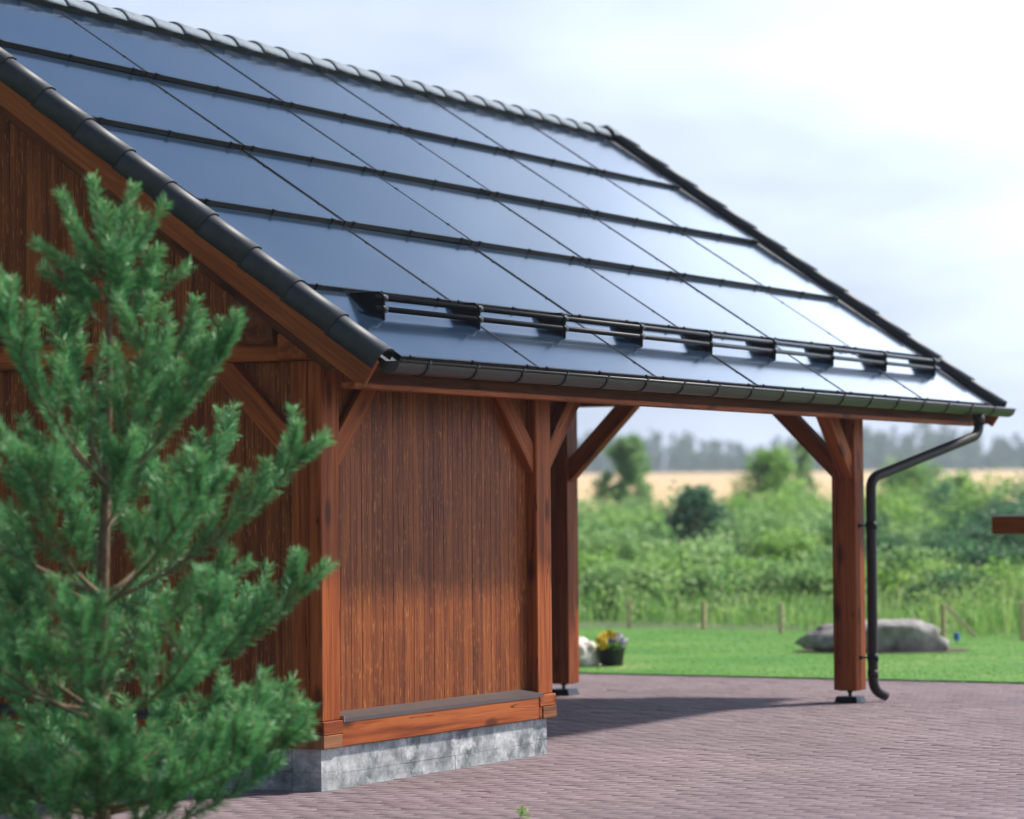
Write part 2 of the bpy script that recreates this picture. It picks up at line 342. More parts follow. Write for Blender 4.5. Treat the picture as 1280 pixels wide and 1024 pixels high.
wheat = polar_ground('wheat_field', G_WHEAT, [96+i*14 for i in range(64)], 120, 0.12); tag(wheat, kind='structure')

# ------------------------------------------------------------------ paving
PX0, PX1, PY0, PY1 = -2.6, 10.95, -8.0, 9.0
mb = MB(); mb.box((PX0, PY0, -0.3), (PX1, PY1, -0.009)); paving = mb.build('paving', G_SAND); tag(paving, kind='structure')
def paver_parts(cx, cy, dz, tilt):
    hx, hy, c = 0.0487, 0.0985, 0.003
    n = len(cx); lv = np.array([(-hx,-hy,-0.04),(hx,-hy,-0.04),(hx,hy,-0.04),(-hx,hy,-0.04),(-hx,-hy,-c),(hx,-hy,-c),(hx,hy,-c),(-hx,hy,-c),(-hx+c,-hy+c,0),(hx-c,-hy+c,0),(hx-c,hy-c,0),(-hx+c,hy-c,0)])
    lf = np.array([(8,9,10,11)]+[(a, (a+1) % 4, (a+1) % 4+4, a+4) for a in range(4)]+[(a+4, (a+1) % 4+4, (a+1) % 4+8, a+8) for a in range(4)])
    V = np.repeat(lv[None], n, 0); V[:, :, 2] += dz[:, None] + tilt[:, :1]*V[:, :, 0] + tilt[:, 1:]*V[:, :, 1]
    V[:, :, 0] += cx[:, None]; V[:, :, 1] += cy[:, None]
    F = lf[None]+12*np.arange(n)[:, None, None]
    return V.reshape(-1, 3), F.reshape(-1, 4), lv, lf
gx = np.arange(PX0+0.05, PX1-0.04, 0.1)
PC = []
for i, x in enumerate(gx):
    ys = np.arange(PY0+0.1+(0.1 if i % 2 else 0), PY1-0.05, 0.2)
    PC.append(np.stack([np.full_like(ys, x), ys], 1))
PC = np.concatenate(PC)
PC = PC[~((PC[:, 0] > -0.14) & (PC[:, 0] < 2.68) & (PC[:, 1] > 0.6) & (PC[:, 1] < 6.8))]
dz = rng.normal(0, 0.0008, len(PC)) + 0.004*np.sin(PC[:, 0]*0.9)*np.sin(PC[:, 1]*0.7+1) - 0.004; tl = rng.normal(0, 0.004, (len(PC), 2))
rel = np.concatenate([PC, np.zeros((len(PC), 1))], 1)-np.array(CAM)
dep = rel@np.array(FWD); sx = 640+3692.76*(rel@np.array(RIGHT))/dep; sy = 512-3692.76*(rel@np.array(UP))/dep
seen = (dep > 5) & (sx > 330) & (sx < 1290) & (sy < 1030) & ((PC[:, 1] < 0.45) | (PC[:, 0] > 2.8))
order = np.argsort(np.where(seen, dep, 1e6)); near = order[:300]; rest = np.setdiff1d(np.arange(len(PC)), near)
V, F, lv, lf = paver_parts(PC[rest, 0], PC[rest, 1], dz[rest], tl[rest])
o = link_obj('paver_field', mesh_np('paver_field', V, F, PAVER, attr=np.repeat(rng.random(len(rest)), 9)), paving); tag(o, kind='stuff')
pm = mesh_np('paver', lv, lf, PAVER)
for i in near:
    o = link_obj('paver', pm, paving, Matrix.Translation((PC[i, 0], PC[i, 1], dz[i])) @ Matrix.Rotation(tl[i, 0], 4, 'Y') @ Matrix.Rotation(tl[i, 1], 4, 'X'))
# ------------------------------------------------------------------ lawn
mb = MB(); lv_ = []
ny = 60
for j in range(ny+1):
    y = -14+j*34/ny; lv_.append((PX1+0.03+0.03*mnoise.noise((0, y*1.7, 0)), y))
for j in range(ny): mb.quad([(lv_[j][0], lv_[j][1], 0.006), (20.4, lv_[j][1], 0.006), (20.4, lv_[j+1][1], 0.006), (lv_[j+1][0], lv_[j+1][1], 0.006)])
lawn = mb.build('lawn', G_LAWN); tag(lawn, kind='structure')
def blades(name, n, xs, ys, hs, ws, lean, mat, zf=None, seedvar=None, patch=0.0):
    x = rng.uniform(*xs, n) if not callable(xs) else xs(n); y = rng.uniform(*ys, n)
    if name == 'tall_grass': x = x-19.6+np.clip(18.85+(y-2.66)*0.345, 17.8, 23)
    if zf is None: z = np.zeros(n)
    else: z = np.array([zf(a, b) for a, b in zip(x, y)])
    h = rng.uniform(*hs, n); a = rng.uniform(0, 2*PI, n); w = rng.uniform(*ws, n); la = rng.uniform(0, 2*PI, n); ll = h*rng.uniform(0, lean, n)
    pv = np.array([mnoise.noise((p*0.55, q*0.55, 3.1)) for p, q in zip(x, y)])
    if patch: h = h*np.clip(1+patch*pv*1.6, 0.35, 2)
    dx, dy = np.cos(a)*w/2, np.sin(a)*w/2; ex, ey = np.cos(la)*ll, np.sin(la)*ll
    V = np.zeros((n, 5, 3))
    V[:, 0] = np.stack([x-dx, y-dy, z], 1); V[:, 1] = np.stack([x+dx, y+dy, z], 1)
    V[:, 2] = np.stack([x+dx*0.8+ex*0.35, y+dy*0.8+ey*0.35, z+h*0.6], 1); V[:, 3] = np.stack([x-dx*0.8+ex*0.35, y-dy*0.8+ey*0.35, z+h*0.6], 1)
    V[:, 4] = np.stack([x+ex, y+ey, z+h*(1-0.3*lean)], 1)
    b = 5*np.arange(n)[:, None]; F = np.concatenate([b+np.array([[0,1,2]]), b+np.array([[0,2,3]]), b+np.array([[3,2,4]])], 1).reshape(-1, 3)
    pv2 = np.array([mnoise.noise((p*2.3+9, q*0.5, 7.7)) for p, q in zip(x, y)]); var = np.clip(0.42+0.5*pv+0.45*pv2+rng.normal(0, 0.18, n), 0, 1)
    o = link_obj(name, mesh_np(name, V.reshape(-1, 3), F, mat, attr=np.repeat(var, 3))); return o
o = blades('lawn_grass', 90000, (10.9, 20.4), (-3.5, 12), (0.012, 0.03), (0.004, 0.008), 0.9, GRASS); tag(o, 'short mown green lawn grass behind the paved yard', 'grass', kind='stuff')
o = blades('tall_grass', 60000, lambda n: 19.6+np.abs(rng.normal(0, 1, n))*7.5+rng.uniform(0, 3, n), (-6, 32), (0.18, 0.55), (0.010, 0.024), 0.9, REED, patch=0.9); tag(o, 'tall unmown grass and weeds behind the stakes', 'grass', kind='stuff')
cl = rng.uniform((20.2, -5), (27, 30), (420, 2)); ci = rng.integers(0, 420, 16000); chh = rng.uniform(0.25, 0.85, 420)
wpts = np.stack([cl[ci, 0]+rng.normal(0, 0.2, 16000), cl[ci, 1]+rng.normal(0, 0.2, 16000), chh[ci]*rng.random(16000)**0.6], 1)
aa = rng.normal(size=(16000, 3)); aa /= np.linalg.norm(aa, axis=1)[:, None]; bb = np.cross(aa, rng.normal(size=(16000, 3))); bb /= np.linalg.norm(bb, axis=1)[:, None]+1e-9; ss = rng.uniform(0.02, 0.045, 16000)[:, None]
wv = np.stack([wpts-aa*ss, wpts+bb*ss*0.5, wpts+aa*ss, wpts-bb*ss*0.5], 1).reshape(-1, 3)
o = link_obj('meadow_weeds', mesh_np('meadow_weeds', wv, 4*np.arange(16000)[:, None]+np.arange(4)[None], REED, attr=np.clip(rng.random(420)[ci]*0.8+rng.normal(0, 0.12, 16000)+0.1, 0, 1))); tag(o, 'leafy meadow weeds among the tall grass', 'weeds', kind='stuff')
o = blades('pine_bed_grass', 16000, (-6.2, -2.65), (-5, 4), (0.03, 0.09), (0.004, 0.008), 0.9, GRASS); tag(o, 'grass growing around the foot of the pine', 'grass', kind='stuff')

# ------------------------------------------------------------------ the carport building
TH = math.radians(35.0); ZE = 2.4375; CT, ST = math.cos(TH), math.sin(TH); SR = 4.58; YR = SR*CT; PW = 1.65; RH = 0.93; S4 = 0.754
RX0, RX1 = 0.0, 9.9
def RP(x, s, n=0.0): return Vector((x, s*CT-n*ST, ZE+s*ST+n*CT))         # on the front roof slope
def RB(x, s, n=0.0): v = RP(x, s, n); return Vector((x, 2*YR-v.y, v.z))    # on the rear slope
car = empty('timber_carport', (4.0, YR, 0)); tag(car, 'brown timber carport with plank shed and black solar tile roof', 'carport')
YO, XO = 0.47, -0.10          # outer faces of the timber frame
YB = 2*YR-YO                  # rear frame
# foundation blocks
fd = empty('foundation', (1.3, YR, 0), car)
def fblock(a, b): 
    mbb = MB(); mbb.box(a, b); mbb.build('concrete_block', CONCRETE, fd, Vector(a))
xs = [-0.087, 0.085, 0.80, 1.44, 2.02, 2.46, 2.632]
for i in range(6): 
    j = 0.001*((i*7) % 3)
    fblock((xs[i]+0.0006, 0.486+j, -0.03), (xs[i+1]-0.0006, 0.68, 0.082 if i not in (0, 5) else 0.10)); fblock((xs[i]+0.0006, 0.487-j*0.5, 0.0835 if i not in (0, 5) else 0.1015), (xs[i+1]-0.0006, 0.68, 0.236))
y = 0.682; k = 0
while y < YB-0.1:
    y2 = min(y+0.62, YB-0.05); fblock((-0.087+0.002*(k % 2), y+0.0015, -0.03), (0.10, y2-0.0015, 0.10)); fblock((-0.086, y+0.0015, 0.1035), (0.10, y2-0.0015, 0.236)); y = y2; k += 1
mb = MB(); mb.box((-0.06, 0.68, -0.03), (2.60, YB-0.06, 0.225)); mb.build('floor_slab', CONCRETE, fd)
# sill beams with lapped ends
beam('sill_beam', (0.09, YO-0.015+0.09, 0.313), (2.475, YO-0.015+0.09, 0.313), 0.18, 0.154, W_BEAM, car)
beam('sill_beam', (XO-0.012+0.09, YO+0.19, 0.313), (XO-0.012+0.09, YB, 0.313), 0.18, 0.154, W_BEAM, car)
for (a, b, m_) in (((XO-0.016, YO-0.019, 0.313), (0.095, YO+0.185, 0.388), W_BEAM), ((XO-0.018, YO-0.021, 0.236), (0.088, YO+0.185, 0.3105), W_END), ((2.48, YO-0.019, 0.313), (2.70, YO+0.19, 0.388), W_BEAM), ((2.52, YO-0.021, 0.234), (2.705, YO+0.19, 0.3105), W_END), ((2.475, YO-0.014, 0.236), (2.518, YO+0.18, 0.3105), W_BEAM)):
    bm = bmesh.new(); chamfer_box(bm, b[0]-a[0], b[1]-a[1], b[2]-a[2], 0.004); me = bpy.data.meshes.new('sill_end'); bm.to_mesh(me); bm.free(); me.materials.append(m_)
    link_obj('sill_end', me, car, Matrix.Translation((a[0], (a[1]+b[1])/2, (a[2]+b[2])/2)))
# posts (grain and the long drying check run up the post)
def post(x, y, z0, z1, name='post'):
    return beam(name, (x+0.1, y+0.1, z0), (x+0.1, y+0.1, z1), 0.2, 0.2, W_BEAM, car, up=(1,0,0), split=True)
post(XO, YO, 0.388, 2.43); post(2.49, YO, 0.388, 2.43); post(7.93, YO, 0.10, 2.43); post(7.93, 3.07, 0.10, 2.43)
post(2.49, 3.07, 0.236, 2.43); post(XO, YB-0.2, 0.236, 2.43); post(2.49, YB-0.2, 0.236, 2.43); post(7.93, YB-0.2, 0.10, 2.43)
# steel post feet
for (x, y) in ((8.03, YO+0.1), (8.03, 3.17), (8.03, YB-0.1)):
    mb = MB(); mb.tube([(x, y, 0.03), (x, y, 0.105)], 0.014, 10); mb.tube([(x, y, 0.078), (x, y, 0.098)], 0.024, 6)
    mb.box((x-0.07, y-0.07, 0.094), (x+0.07, y+0.07, 0.0995)); mb.hexa([(x-0.1, y-0.1, -0.004), (x+0.1, y-0.1, -0.004), (x+0.1, y+0.1, -0.004), (x-0.1, y+0.1, -0.004), (x-0.085, y-0.085, 0.05), (x+0.085, y-0.085, 0.05), (x+0.085, y+0.085, 0.05), (x-0.085, y+0.085, 0.05)])
    mb.build('post_foot', BLACK, car)
# plates, tie beams, purlins
beam('wall_plate', (-0.24, YO+0.1, 2.505), (10.15, YO+0.1, 2.505), 0.2, 0.145, W_BEAM, car)
beam('wall_plate', (-0.24, YB-0.1, 2.505), (10.15, YB-0.1, 2.505), 0.2, 0.145, W_BEAM, car)
for x in (XO, 2.49, 7.93): beam('tie_beam', (x+0.1, YO+0.21, 2.507), (x+0.1, YB-0.21, 2.507), 0.2 if x > 0 else 0.206, 0.148, W_BEAM, car)
beam('ridge_beam', (-0.24, YR, ZE+SR*ST-0.42), (10.15, YR, ZE+SR*ST-0.42), 0.16, 0.22, W_BEAM, car)
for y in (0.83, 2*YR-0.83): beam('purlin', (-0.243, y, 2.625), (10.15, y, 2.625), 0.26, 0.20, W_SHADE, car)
# braces
def brace(a, b, along): 
    a, b = Vector(a), Vector(b); d = (b-a).normalized(); e = 0.10
    # cut the ends plumb/level: prism in the brace plane
    h = 0.14; q = h/math.sin(PI/4)
    s = 1 if (b-a).dot(Vector(along)) > 0 else -1
    al = Vector(along)*s; zz = Vector((0,0,1)); n = al.cross(zz).normalized()*0.11
    o0 = a - n/2
    L = (b-a).dot(al)
    ring = [o0, o0+al*L+zz*L, o0+al*(L-q)+zz*L, o0+zz*q]
    ring = [o0, o0+al*(L)+zz*L, o0+al*(L)+zz*(L)-al*q, o0+zz*q]
    mm = MB(); mm.prism(ring, n)
    # local X along the grain
    x = (al+zz).normalized(); z = (zz-al).normalized(); y = z.cross(x)
    W = Matrix(((x.x,y.x,z.x,a.x),(x.y,y.y,z.y,a.y),(x.z,y.z,z.z,a.z),(0,0,0,1))); inv = W.inverted()
    mm.v = [tuple(inv @ Vector(v)) for v in mm.v]
    bm = bmesh.new(); me = mm.mesh('brace', W_BEAM); bm.from_mesh(me); bmesh.ops.bevel(bm, geom=bm.edges[:], offset=0.004, segments=1, affect='EDGES'); bmesh.ops.recalc_face_normals(bm, faces=bm.faces[:]); bm.to_mesh(me); bm.free()
    return link_obj('brace', me, car, W)
yb = YO+0.075
brace((0.10, yb, 1.80), (0.73, yb, 2.43), (1,0,0)); brace((2.49, yb, 1.80), (1.86, yb, 2.43), (1,0,0))
brace((2.69, yb, 1.80), (3.32, yb, 2.43), (1,0,0)); brace((7.93, yb, 1.80), (7.30, yb, 2.43), (1,0,0))
xb = 8.02
brace((xb, 0.67, 1.80), (xb, 1.30, 2.43), (0,1,0)); brace((xb, 3.07, 1.80), (xb, 2.44, 2.43), (0,1,0)); brace((xb, 3.27, 1.80), (xb, 3.90, 2.43), (0,1,0))
brace((XO+0.06, 0.67, 1.83), (XO+0.06, 1.27, 2.43), (0,1,0))
# plank walls
wl = {}
def wall(name, o): 
    wl[name] = empty('plank_wall', o, car); return wl[name]
def plank_mesh(L, L2, w, t):
    """local X up, Y across the wall, +Z outwards; sloped top from L to L2; two grooved strips per plank"""
    mm = MB(); c = 0.003
    def prof(y): return [(-w/2+0.0006, -t), (-w/2+0.0006, -c), (-w/2+c, 0), (-0.003, 0), (0.0, -0.0012), (0.003, 0), (w/2-c, 0), (w/2-0.0006, -c), (w/2-0.0006, -t)]
    p = prof(0); n = len(p)
    top = lambda yy: L+(L2-L)*(yy+w/2)/w
    mm.v = [(0, a, b) for a, b in p]+[(top(a), a, b) for a, b in p]
    for i in range(n-1): mm.f.append((i, i+1, n+i+1, n+i)); mm.m.append(0); mm.sm.append(False)
    mm.f.append(tuple(range(n, 2*n))); mm.m.append(0); mm.sm.append(False)
    mm.f.append(tuple(range(n))[::-1]); mm.m.append(0); mm.sm.append(False)
    return mm.mesh('plank', W_SIDING)
_pl = {}
def plank(parent, base, across, L, L2=None, w=0.117):
    L2 = L if L2 is None else L2; k = (round(L, 3), round(L2, 3), round(w, 4))
    if k not in _pl: _pl[k] = plank_mesh(L, L2, w, 0.022)
    x = Vector((0,0,1)); y = Vector(across); z = x.cross(y)
    o = link_obj('plank', _pl[k], parent, Matrix(((x.x,y.x,z.x,base[0]),(x.y,y.y,z.y,base[1]),(x.z,y.z,z.z,base[2]),(0,0,0,1))))
    return o
YS = YO+0.075; XS = XO+0.075       # faces of the siding
w1 = wall('front', (1.3, YS, 0.39))
mb = MB(); mb.box((0.1, YS+0.022, 0.39), (2.49, YS+0.07, 2.43)); mb.build('wall_backing', DECKW, w1)
npk = 20; pw = (2.49-0.10)/npk
for i in range(npk): plank(w1, (0.10+pw*(i+0.5), YS+0.0008*random.uniform(-1, 1), 0.39), (-1,0,0), 2.04, w=pw)
w2 = wall('gable', (XS, YR, 0.39))
mb = MB(); zt = lambda y: ZE+(min(y, 2*YR-y))*math.tan(TH)-0.11
ys_ = [0.67, YR, YB-0.2]
mb.prism([(XS+0.022, 0.67, 0.39), (XS+0.022, YB-0.2, 0.39), (XS+0.022, YB-0.2, zt(YB-0.2)), (XS+0.022, YR, zt(YR)), (XS+0.022, 0.67, zt(0.67))], (0.05, 0, 0)); mb.build('wall_backing', DECKW, w2)
n2 = 51; pw2 = (YB-0.2-0.67)/n2
for i in range(n2):
    yc = 0.67+pw2*(i+0.5); jx = 0.0008*random.uniform(-1, 1)
    plank(w2, (XS+jx, yc, 0.39), (0,1,0), 2.04, w=pw2)
    za, zb = zt(yc-pw2/2)-2.583, zt(yc+pw2/2)-2.583
    plank(w2, (XS+jx, yc, 2.583), (0,1,0), max(0.02, za), max(0.02, zb), w=pw2)
w3 = wall('partition', (2.66, YR, 0.24))
mb = MB(); mb.box((2.56, 0.67, 0.24), (2.61, YB-0.2, 2.43)); mb.build('wall_backing', DECKW, w3)
for i in range(n2): plank(w3, (2.632, 0.67+pw2*(i+0.5), 0.24), (0,-1,0), 2.19, w=pw2)
mb = MB(); mb.box((0.1, YB-0.09, 0.24), (2.49, YB-0.03, 2.43)); mb.build('rear_wall', W_SIDING, car)
# drip flashing under the siding
def flashing(a, b, out):
    a, b, out = Vector(a), Vector(b), Vector(out); mm = MB(); up = Vector((0,0,1))
    r = [up*0.036, up*0.033+out*0.006, out*0.090+up*0.004, out*0.092-up*0.018, out*0.089-up*0.018, out*0.087+up*0.001, -up*0.0]
    mm.prism([a+q for q in r], b-a); return mm.build('drip_flashing', FLASH, car)
flashing((0.105, YS-0.002, 0.392), (2.54, YS-0.002, 0.392), (0,-1,0)); flashing((XS-0.002, YB-0.2, 0.392), (XS-0.002, 0.675, 0.392), (-1,0,0))
mb = MB(); mb.box((0.1012, YO-0.022, 0.376), (0.1042, YO+0.02, 0.412)); mb.build('flashing_end', ZINC, car)
mb = MB(); mb.box((XO-0.022, 0.6712, 0.376), (XO+0.02, 0.6742, 0.412)); mb.build('flashing_end', ZINC, car)
# gable rafters, barge boards, soffits, fascia
nrm = lambda y: Vector((0, -ST, CT)) if y > 0 else Vector((0, ST, CT))
for side, RF in ((1, RP), (-1, RB)):
    up = Vector((0, -ST*side, CT))
    for x in (-0.264, 10.164): beam('barge_board', RF(x, -0.035, -0.115), RF(x, SR+0.05, -0.115), 0.032, 0.175, W_RAKE, car, up=up)
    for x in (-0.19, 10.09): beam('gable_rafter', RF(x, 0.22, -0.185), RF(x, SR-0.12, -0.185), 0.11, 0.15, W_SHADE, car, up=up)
    for i in range(10): beam('rafter', RF(0.85+i*0.95, 0.22, -0.195), RF(0.85+i*0.95, SR-0.05, -0.195), 0.07, 0.16, DECKW, car, up=up)
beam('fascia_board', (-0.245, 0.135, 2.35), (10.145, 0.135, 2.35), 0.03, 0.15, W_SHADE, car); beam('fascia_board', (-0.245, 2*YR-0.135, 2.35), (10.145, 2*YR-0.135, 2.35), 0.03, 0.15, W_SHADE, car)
beam('fascia_strip', (-0.36, 0.125, 2.268), (9.80, 0.125, 2.268), 0.09, 0.034, W_BEAM, car)
# roof deck
roof = empty('roof', (4.95, YR, ZE), car)
for RF in (RP, RB):
    mb = MB(); mb.hexa([RF(-0.246, 0.03, -0.115), RF(10.146, 0.03, -0.115), RF(10.146, SR, -0.115), RF(-0.246, SR, -0.115), RF(-0.246, 0.03, -0.085), RF(10.146, 0.03, -0.085), RF(10.146, SR, -0.085), RF(-0.246, SR, -0.085)]); mb.build('roof_deck', DECKW, roof)
mb = MB(); mb.hexa([RB(-0.1, -0.02, -0.08), RB(10.0, -0.02, -0.08), RB(10.0, SR, -0.08), RB(-0.1, SR, -0.08), RB(-0.1, -0.02, -0.02), RB(10.0, -0.02, -0.02), RB(10.0, SR, -0.02), RB(-0.1, SR, -0.02)]); mb.build('rear_roof_sheet', TILE, roof)
mb = MB(); mb.hexa([RP(-0.14, -0.035, -0.082), RP(10.04, -0.035, -0.082), RP(10.04, SR, -0.082), RP(-0.14, SR, -0.082), RP(-0.14, -0.035, -0.06), RP(10.04, -0.035, -0.06), RP(10.04, SR, -0.06), RP(-0.14, SR, -0.06)]); mb.build('underlay_sheet', BLACK, roof)
# solar panels, shingled row over row: local X along the eaves, Y up the slope
def panel_mesh(L):
    mm = MB(); w = PW-0.017; T = 0.032; top = L+0.05; dn = -0.034*(top/ (RH+0.05))
    f = 0.013
    def P(x, y, n): return (x, y, n + dn*y/top)
    # glass top
    mm.quad([P(f, f, 0), P(w-f, f, 0), P(w-f, top, 0), P(f, top, 0)], 0)
    # black edge strips round the glass, 2 mm proud
    for (x0, x1, y0, y1) in ((0, w, 0, f), (0, f, f, top), (w-f, w, f, top)):
        mm.hexa([P(x0, y0, -0.03), P(x1, y0, -0.03), P(x1, y1, -0.03), P(x0, y1, -0.03), P(x0, y0, 0.002), P(x1, y0, 0.002), P(x1, y1, 0.002), P(x0, y1, 0.002)], 1)
    # front lip that closes the step, and its hold-down clips
    mm.hexa([P(0, 0.004, -T), P(w, 0.004, -T), P(w, 0.03, -T), P(0, 0.03, -T), P(0, 0.004, -0.03), P(w, 0.004, -0.03), P(w, 0.03, -0.03), P(0, 0.03, -0.03)], 1)
    for x in (0.10, w*0.5, w-0.14):
        mm.hexa([P(x, -0.006, -0.025), P(x+0.03, -0.006, -0.025), P(x+0.03, 0.014, -0.025), P(x, 0.014, -0.025), P(x, -0.006, 0.007), P(x+0.03, -0.006, 0.007), P(x+0.03, 0.014, 0.007), P(x, 0.014, 0.007)], 1)
    for y in (0.22*top, 0.72*top):
        mm.hexa([P(w-0.009, y, -0.01), P(w+0.009, y, -0.01), P(w+0.009, y+0.014, -0.01), P(w-0.009, y+0.014, -0.01), P(w-0.008, y, 0.006), P(w+0.008, y, 0.006), P(w+0.008, y+0.014, 0.006), P(w-0.008, y+0.014, 0.006)], 1)
    return mm.mesh('solar_panel', [SOLAR, BLACK])
pmesh = {'a': panel_mesh(S4), 'b': panel_mesh(RH), 'c': panel_mesh(4.48-S4-3*RH-0.05)}
ax_x, ax_y, ax_z = Vector((1,0,0)), Vector((0,CT,ST)), Vector((0,-ST,CT))
def roof_mat(p): return Matrix(((1,0,0,p.x),(0,CT,-ST,p.y),(0,ST,CT,p.z),(0,0,0,1)))
for r in range(5):
    s = 0 if r == 0 else S4+(r-1)*RH; me = pmesh['a' if r == 0 else ('c' if r == 4 else 'b')]
    for i in range(6):
        tilt = Matrix.Rotation(random.gauss(0, 0.0016), 4, 'X') @ Matrix.Rotation(random.gauss(0, 0.0016), 4, 'Y')
        link_obj('solar_panel', me, roof, roof_mat(RP(i*PW+0.006, s, 0)) @ tilt)
# side trays between glass and rake tiles
for (x0, x1) in ((-0.15, -0.004), (9.904, 10.05)):
    mb = MB(); mb.hexa([RP(x0, -0.01, -0.055), RP(x1, -0.01, -0.055), RP(x1, SR, -0.055), RP(x0, SR, -0.055), RP(x0, -0.01, -0.03), RP(x1, -0.01, -0.03), RP(x1, SR, -0.03), RP(x0, SR, -0.03)]); mb.build('edge_tray', TILE, roof)
# rake tiles: rounded shoulder, hanging outer face; each overlaps the one below
def rake_mesh(sg):
    mm = MB(); prof = [(0.0, -0.012), (0.005, 0.024), (0.018, 0.043), (0.055, 0.050), (0.092, 0.043), (0.117, 0.024), (0.130, -0.004), (0.134, -0.035), (0.138, -0.085)]
    L = 0.372; n = len(prof); t = 0.014
    for (y, lift) in ((0.0, 0.013), (L, 0.0)):
        for (a, b) in prof: mm.v.append((sg*a*(1.03 if y == 0 else 1.0), y, b+lift))
        for (a, b) in prof:
            mm.v.append((sg*max(0.0, a*(1.03 if y == 0 else 1.0)-t*(0.2 if b > -0.04 else 1)), y, b+lift-(t if b > -0.04 else 0)))
    for i in range(n-1): mm.f.append((i, i+1, 2*n+i+1, 2*n+i)); mm.m.append(0); mm.sm.append(True); mm.f.append((n+i, 3*n+i, 3*n+i+1, n+i+1)); mm.m.append(0); mm.sm.append(True); mm.f.append((i, n+i, n+i+1, i+1)); mm.m.append(0); mm.sm.append(False)
    mm.f.append((n-1, 2*n-1, 4*n-1, 3*n-1)); mm.m.append(0); mm.sm.append(False); mm.f.append((0, 2*n, 3*n, n)); mm.m.append(0); mm.sm.append(False)
    me = mm.mesh('rake_tile', TILE); bm = bmesh.new(); bm.from_mesh(me); bmesh.ops.recalc_face_normals(bm, faces=bm.faces[:]); bm.to_mesh(me); bm.free(); return me
rk = {-1: rake_mesh(-1), 1: rake_mesh(1)}
NT = 13; TL = (SR+0.03)/NT
for sg, x in ((-1, -0.15), (1, 10.05)):
    for i in range(NT):
        link_obj('rake_tile', rk[sg], roof, roof_mat(RP(x, -0.03+i*TL, 0.0)) @ Matrix.Rotation(random.gauss(0, 0.004), 4, 'Z'))
        b = RB(x, -0.03+i*TL, 0.0); ang = Matrix(((1,0,0,b.x),(0,-CT,ST,b.y),(0,ST,CT,b.z),(0,0,0,1)))
        link_obj('rake_tile', rk[sg], roof, ang)
# ridge tiles
def ridge_mesh():
    mm = MB(); L = 0.40; seg = 10; rings = [(0.0, 1.0), (0.02, 1.03), (0.06, 1.03), (0.10, 1.0), (L, 0.93)]
    for (x, k) in rings:
        for q, dr in ((0, 0.0), (1, 0.012)):
            for j in range(seg+1):
                a = math.radians(20+140*j/seg); mm.v.append((x, (0.146*k-dr)*math.cos(a), (0.146*k-dr)*math.sin(a)-0.05))
    n = 2*(seg+1)
    for i in range(len(rings)-1):
        for j in range(seg):
            for o_ in (0, seg+1): mm.f.append((i*n+o_+j, i*n+o_+j+1, (i+1)*n+o_+j+1, (i+1)*n+o_+j)); mm.m.append(0); mm.sm.append(True)
        for j in (0, seg): mm.f.append((i*n+j, (i+1)*n+j, (i+1)*n+seg+1+j, i*n+seg+1+j)); mm.m.append(0); mm.sm.append(False)
    for i in (0, len(rings)-1):
        for j in range(seg): mm.f.append((i*n+j, i*n+seg+1+j, i*n+seg+2+j, i*n+j+1)); mm.m.append(0); mm.sm.append(False)
    me = mm.mesh('ridge_tile', RIDGE); bm = bmesh.new(); bm.from_mesh(me); bmesh.ops.recalc_face_normals(bm, faces=bm.faces[:]); bm.to_mesh(me); bm.free(); return me
rm = ridge_mesh(); ZR = ZE+SR*ST
x = -0.30
while x < 9.85: link_obj('ridge_tile', rm, roof, Matrix.Translation((x, YR, ZR-0.074+random.gauss(0, 0.0015))) @ Matrix.Rotation(0.012, 4, 'Y')); x += 0.342
mb = MB(); 
for k, (dx, q) in enumerate(((0, 1.12), (0.10, 1.15), (0.17, 1.05), (0.205, 0.8), (0.215, 0.4))):
    for j in range(13):
        a = PI*j/12; mb.v.append((9.96+dx, YR+0.14*q*math.cos(a), ZR-0.072+0.088*q*math.sin(a)))
for i in range(4):
    for j in range(12): mb.f.append((i*13+j, i*13+j+1, (i+1)*13+j+1, (i+1)*13+j)); mb.m.append(0); mb.sm.append(True)
mb.f.append(tuple(range(52, 65))); mb.m.append(0); mb.sm.append(False); mb.f.append(tuple(i*13 for i in range(5)) + tuple(i*13+12 for i in range(4, -1, -1))); mb.m.append(0); mb.sm.append(False)
mb.build('ridge_end_cap', RIDGE, roof)
mb = MB(); x = -0.1                                                   # stepped ridge roll under the tiles
while x < 10.0:
    x2 = min(x+0.342, 10.0); a = 0.0
    for RF in (RP, RB):
        mb.hexa([RF(x, 4.42, -0.045), RF(x2, 4.42, -0.045), RF(x2, SR-0.02, -0.045), RF(x, SR-0.02, -0.045), RF(x, 4.432, 0.006), RF(x2, 4.412, 0.012), RF(x2, SR-0.02, 0.02), RF(x, SR-0.02, 0.02)])
    x = x2
mb.build('ridge_roll', BLACK, roof)
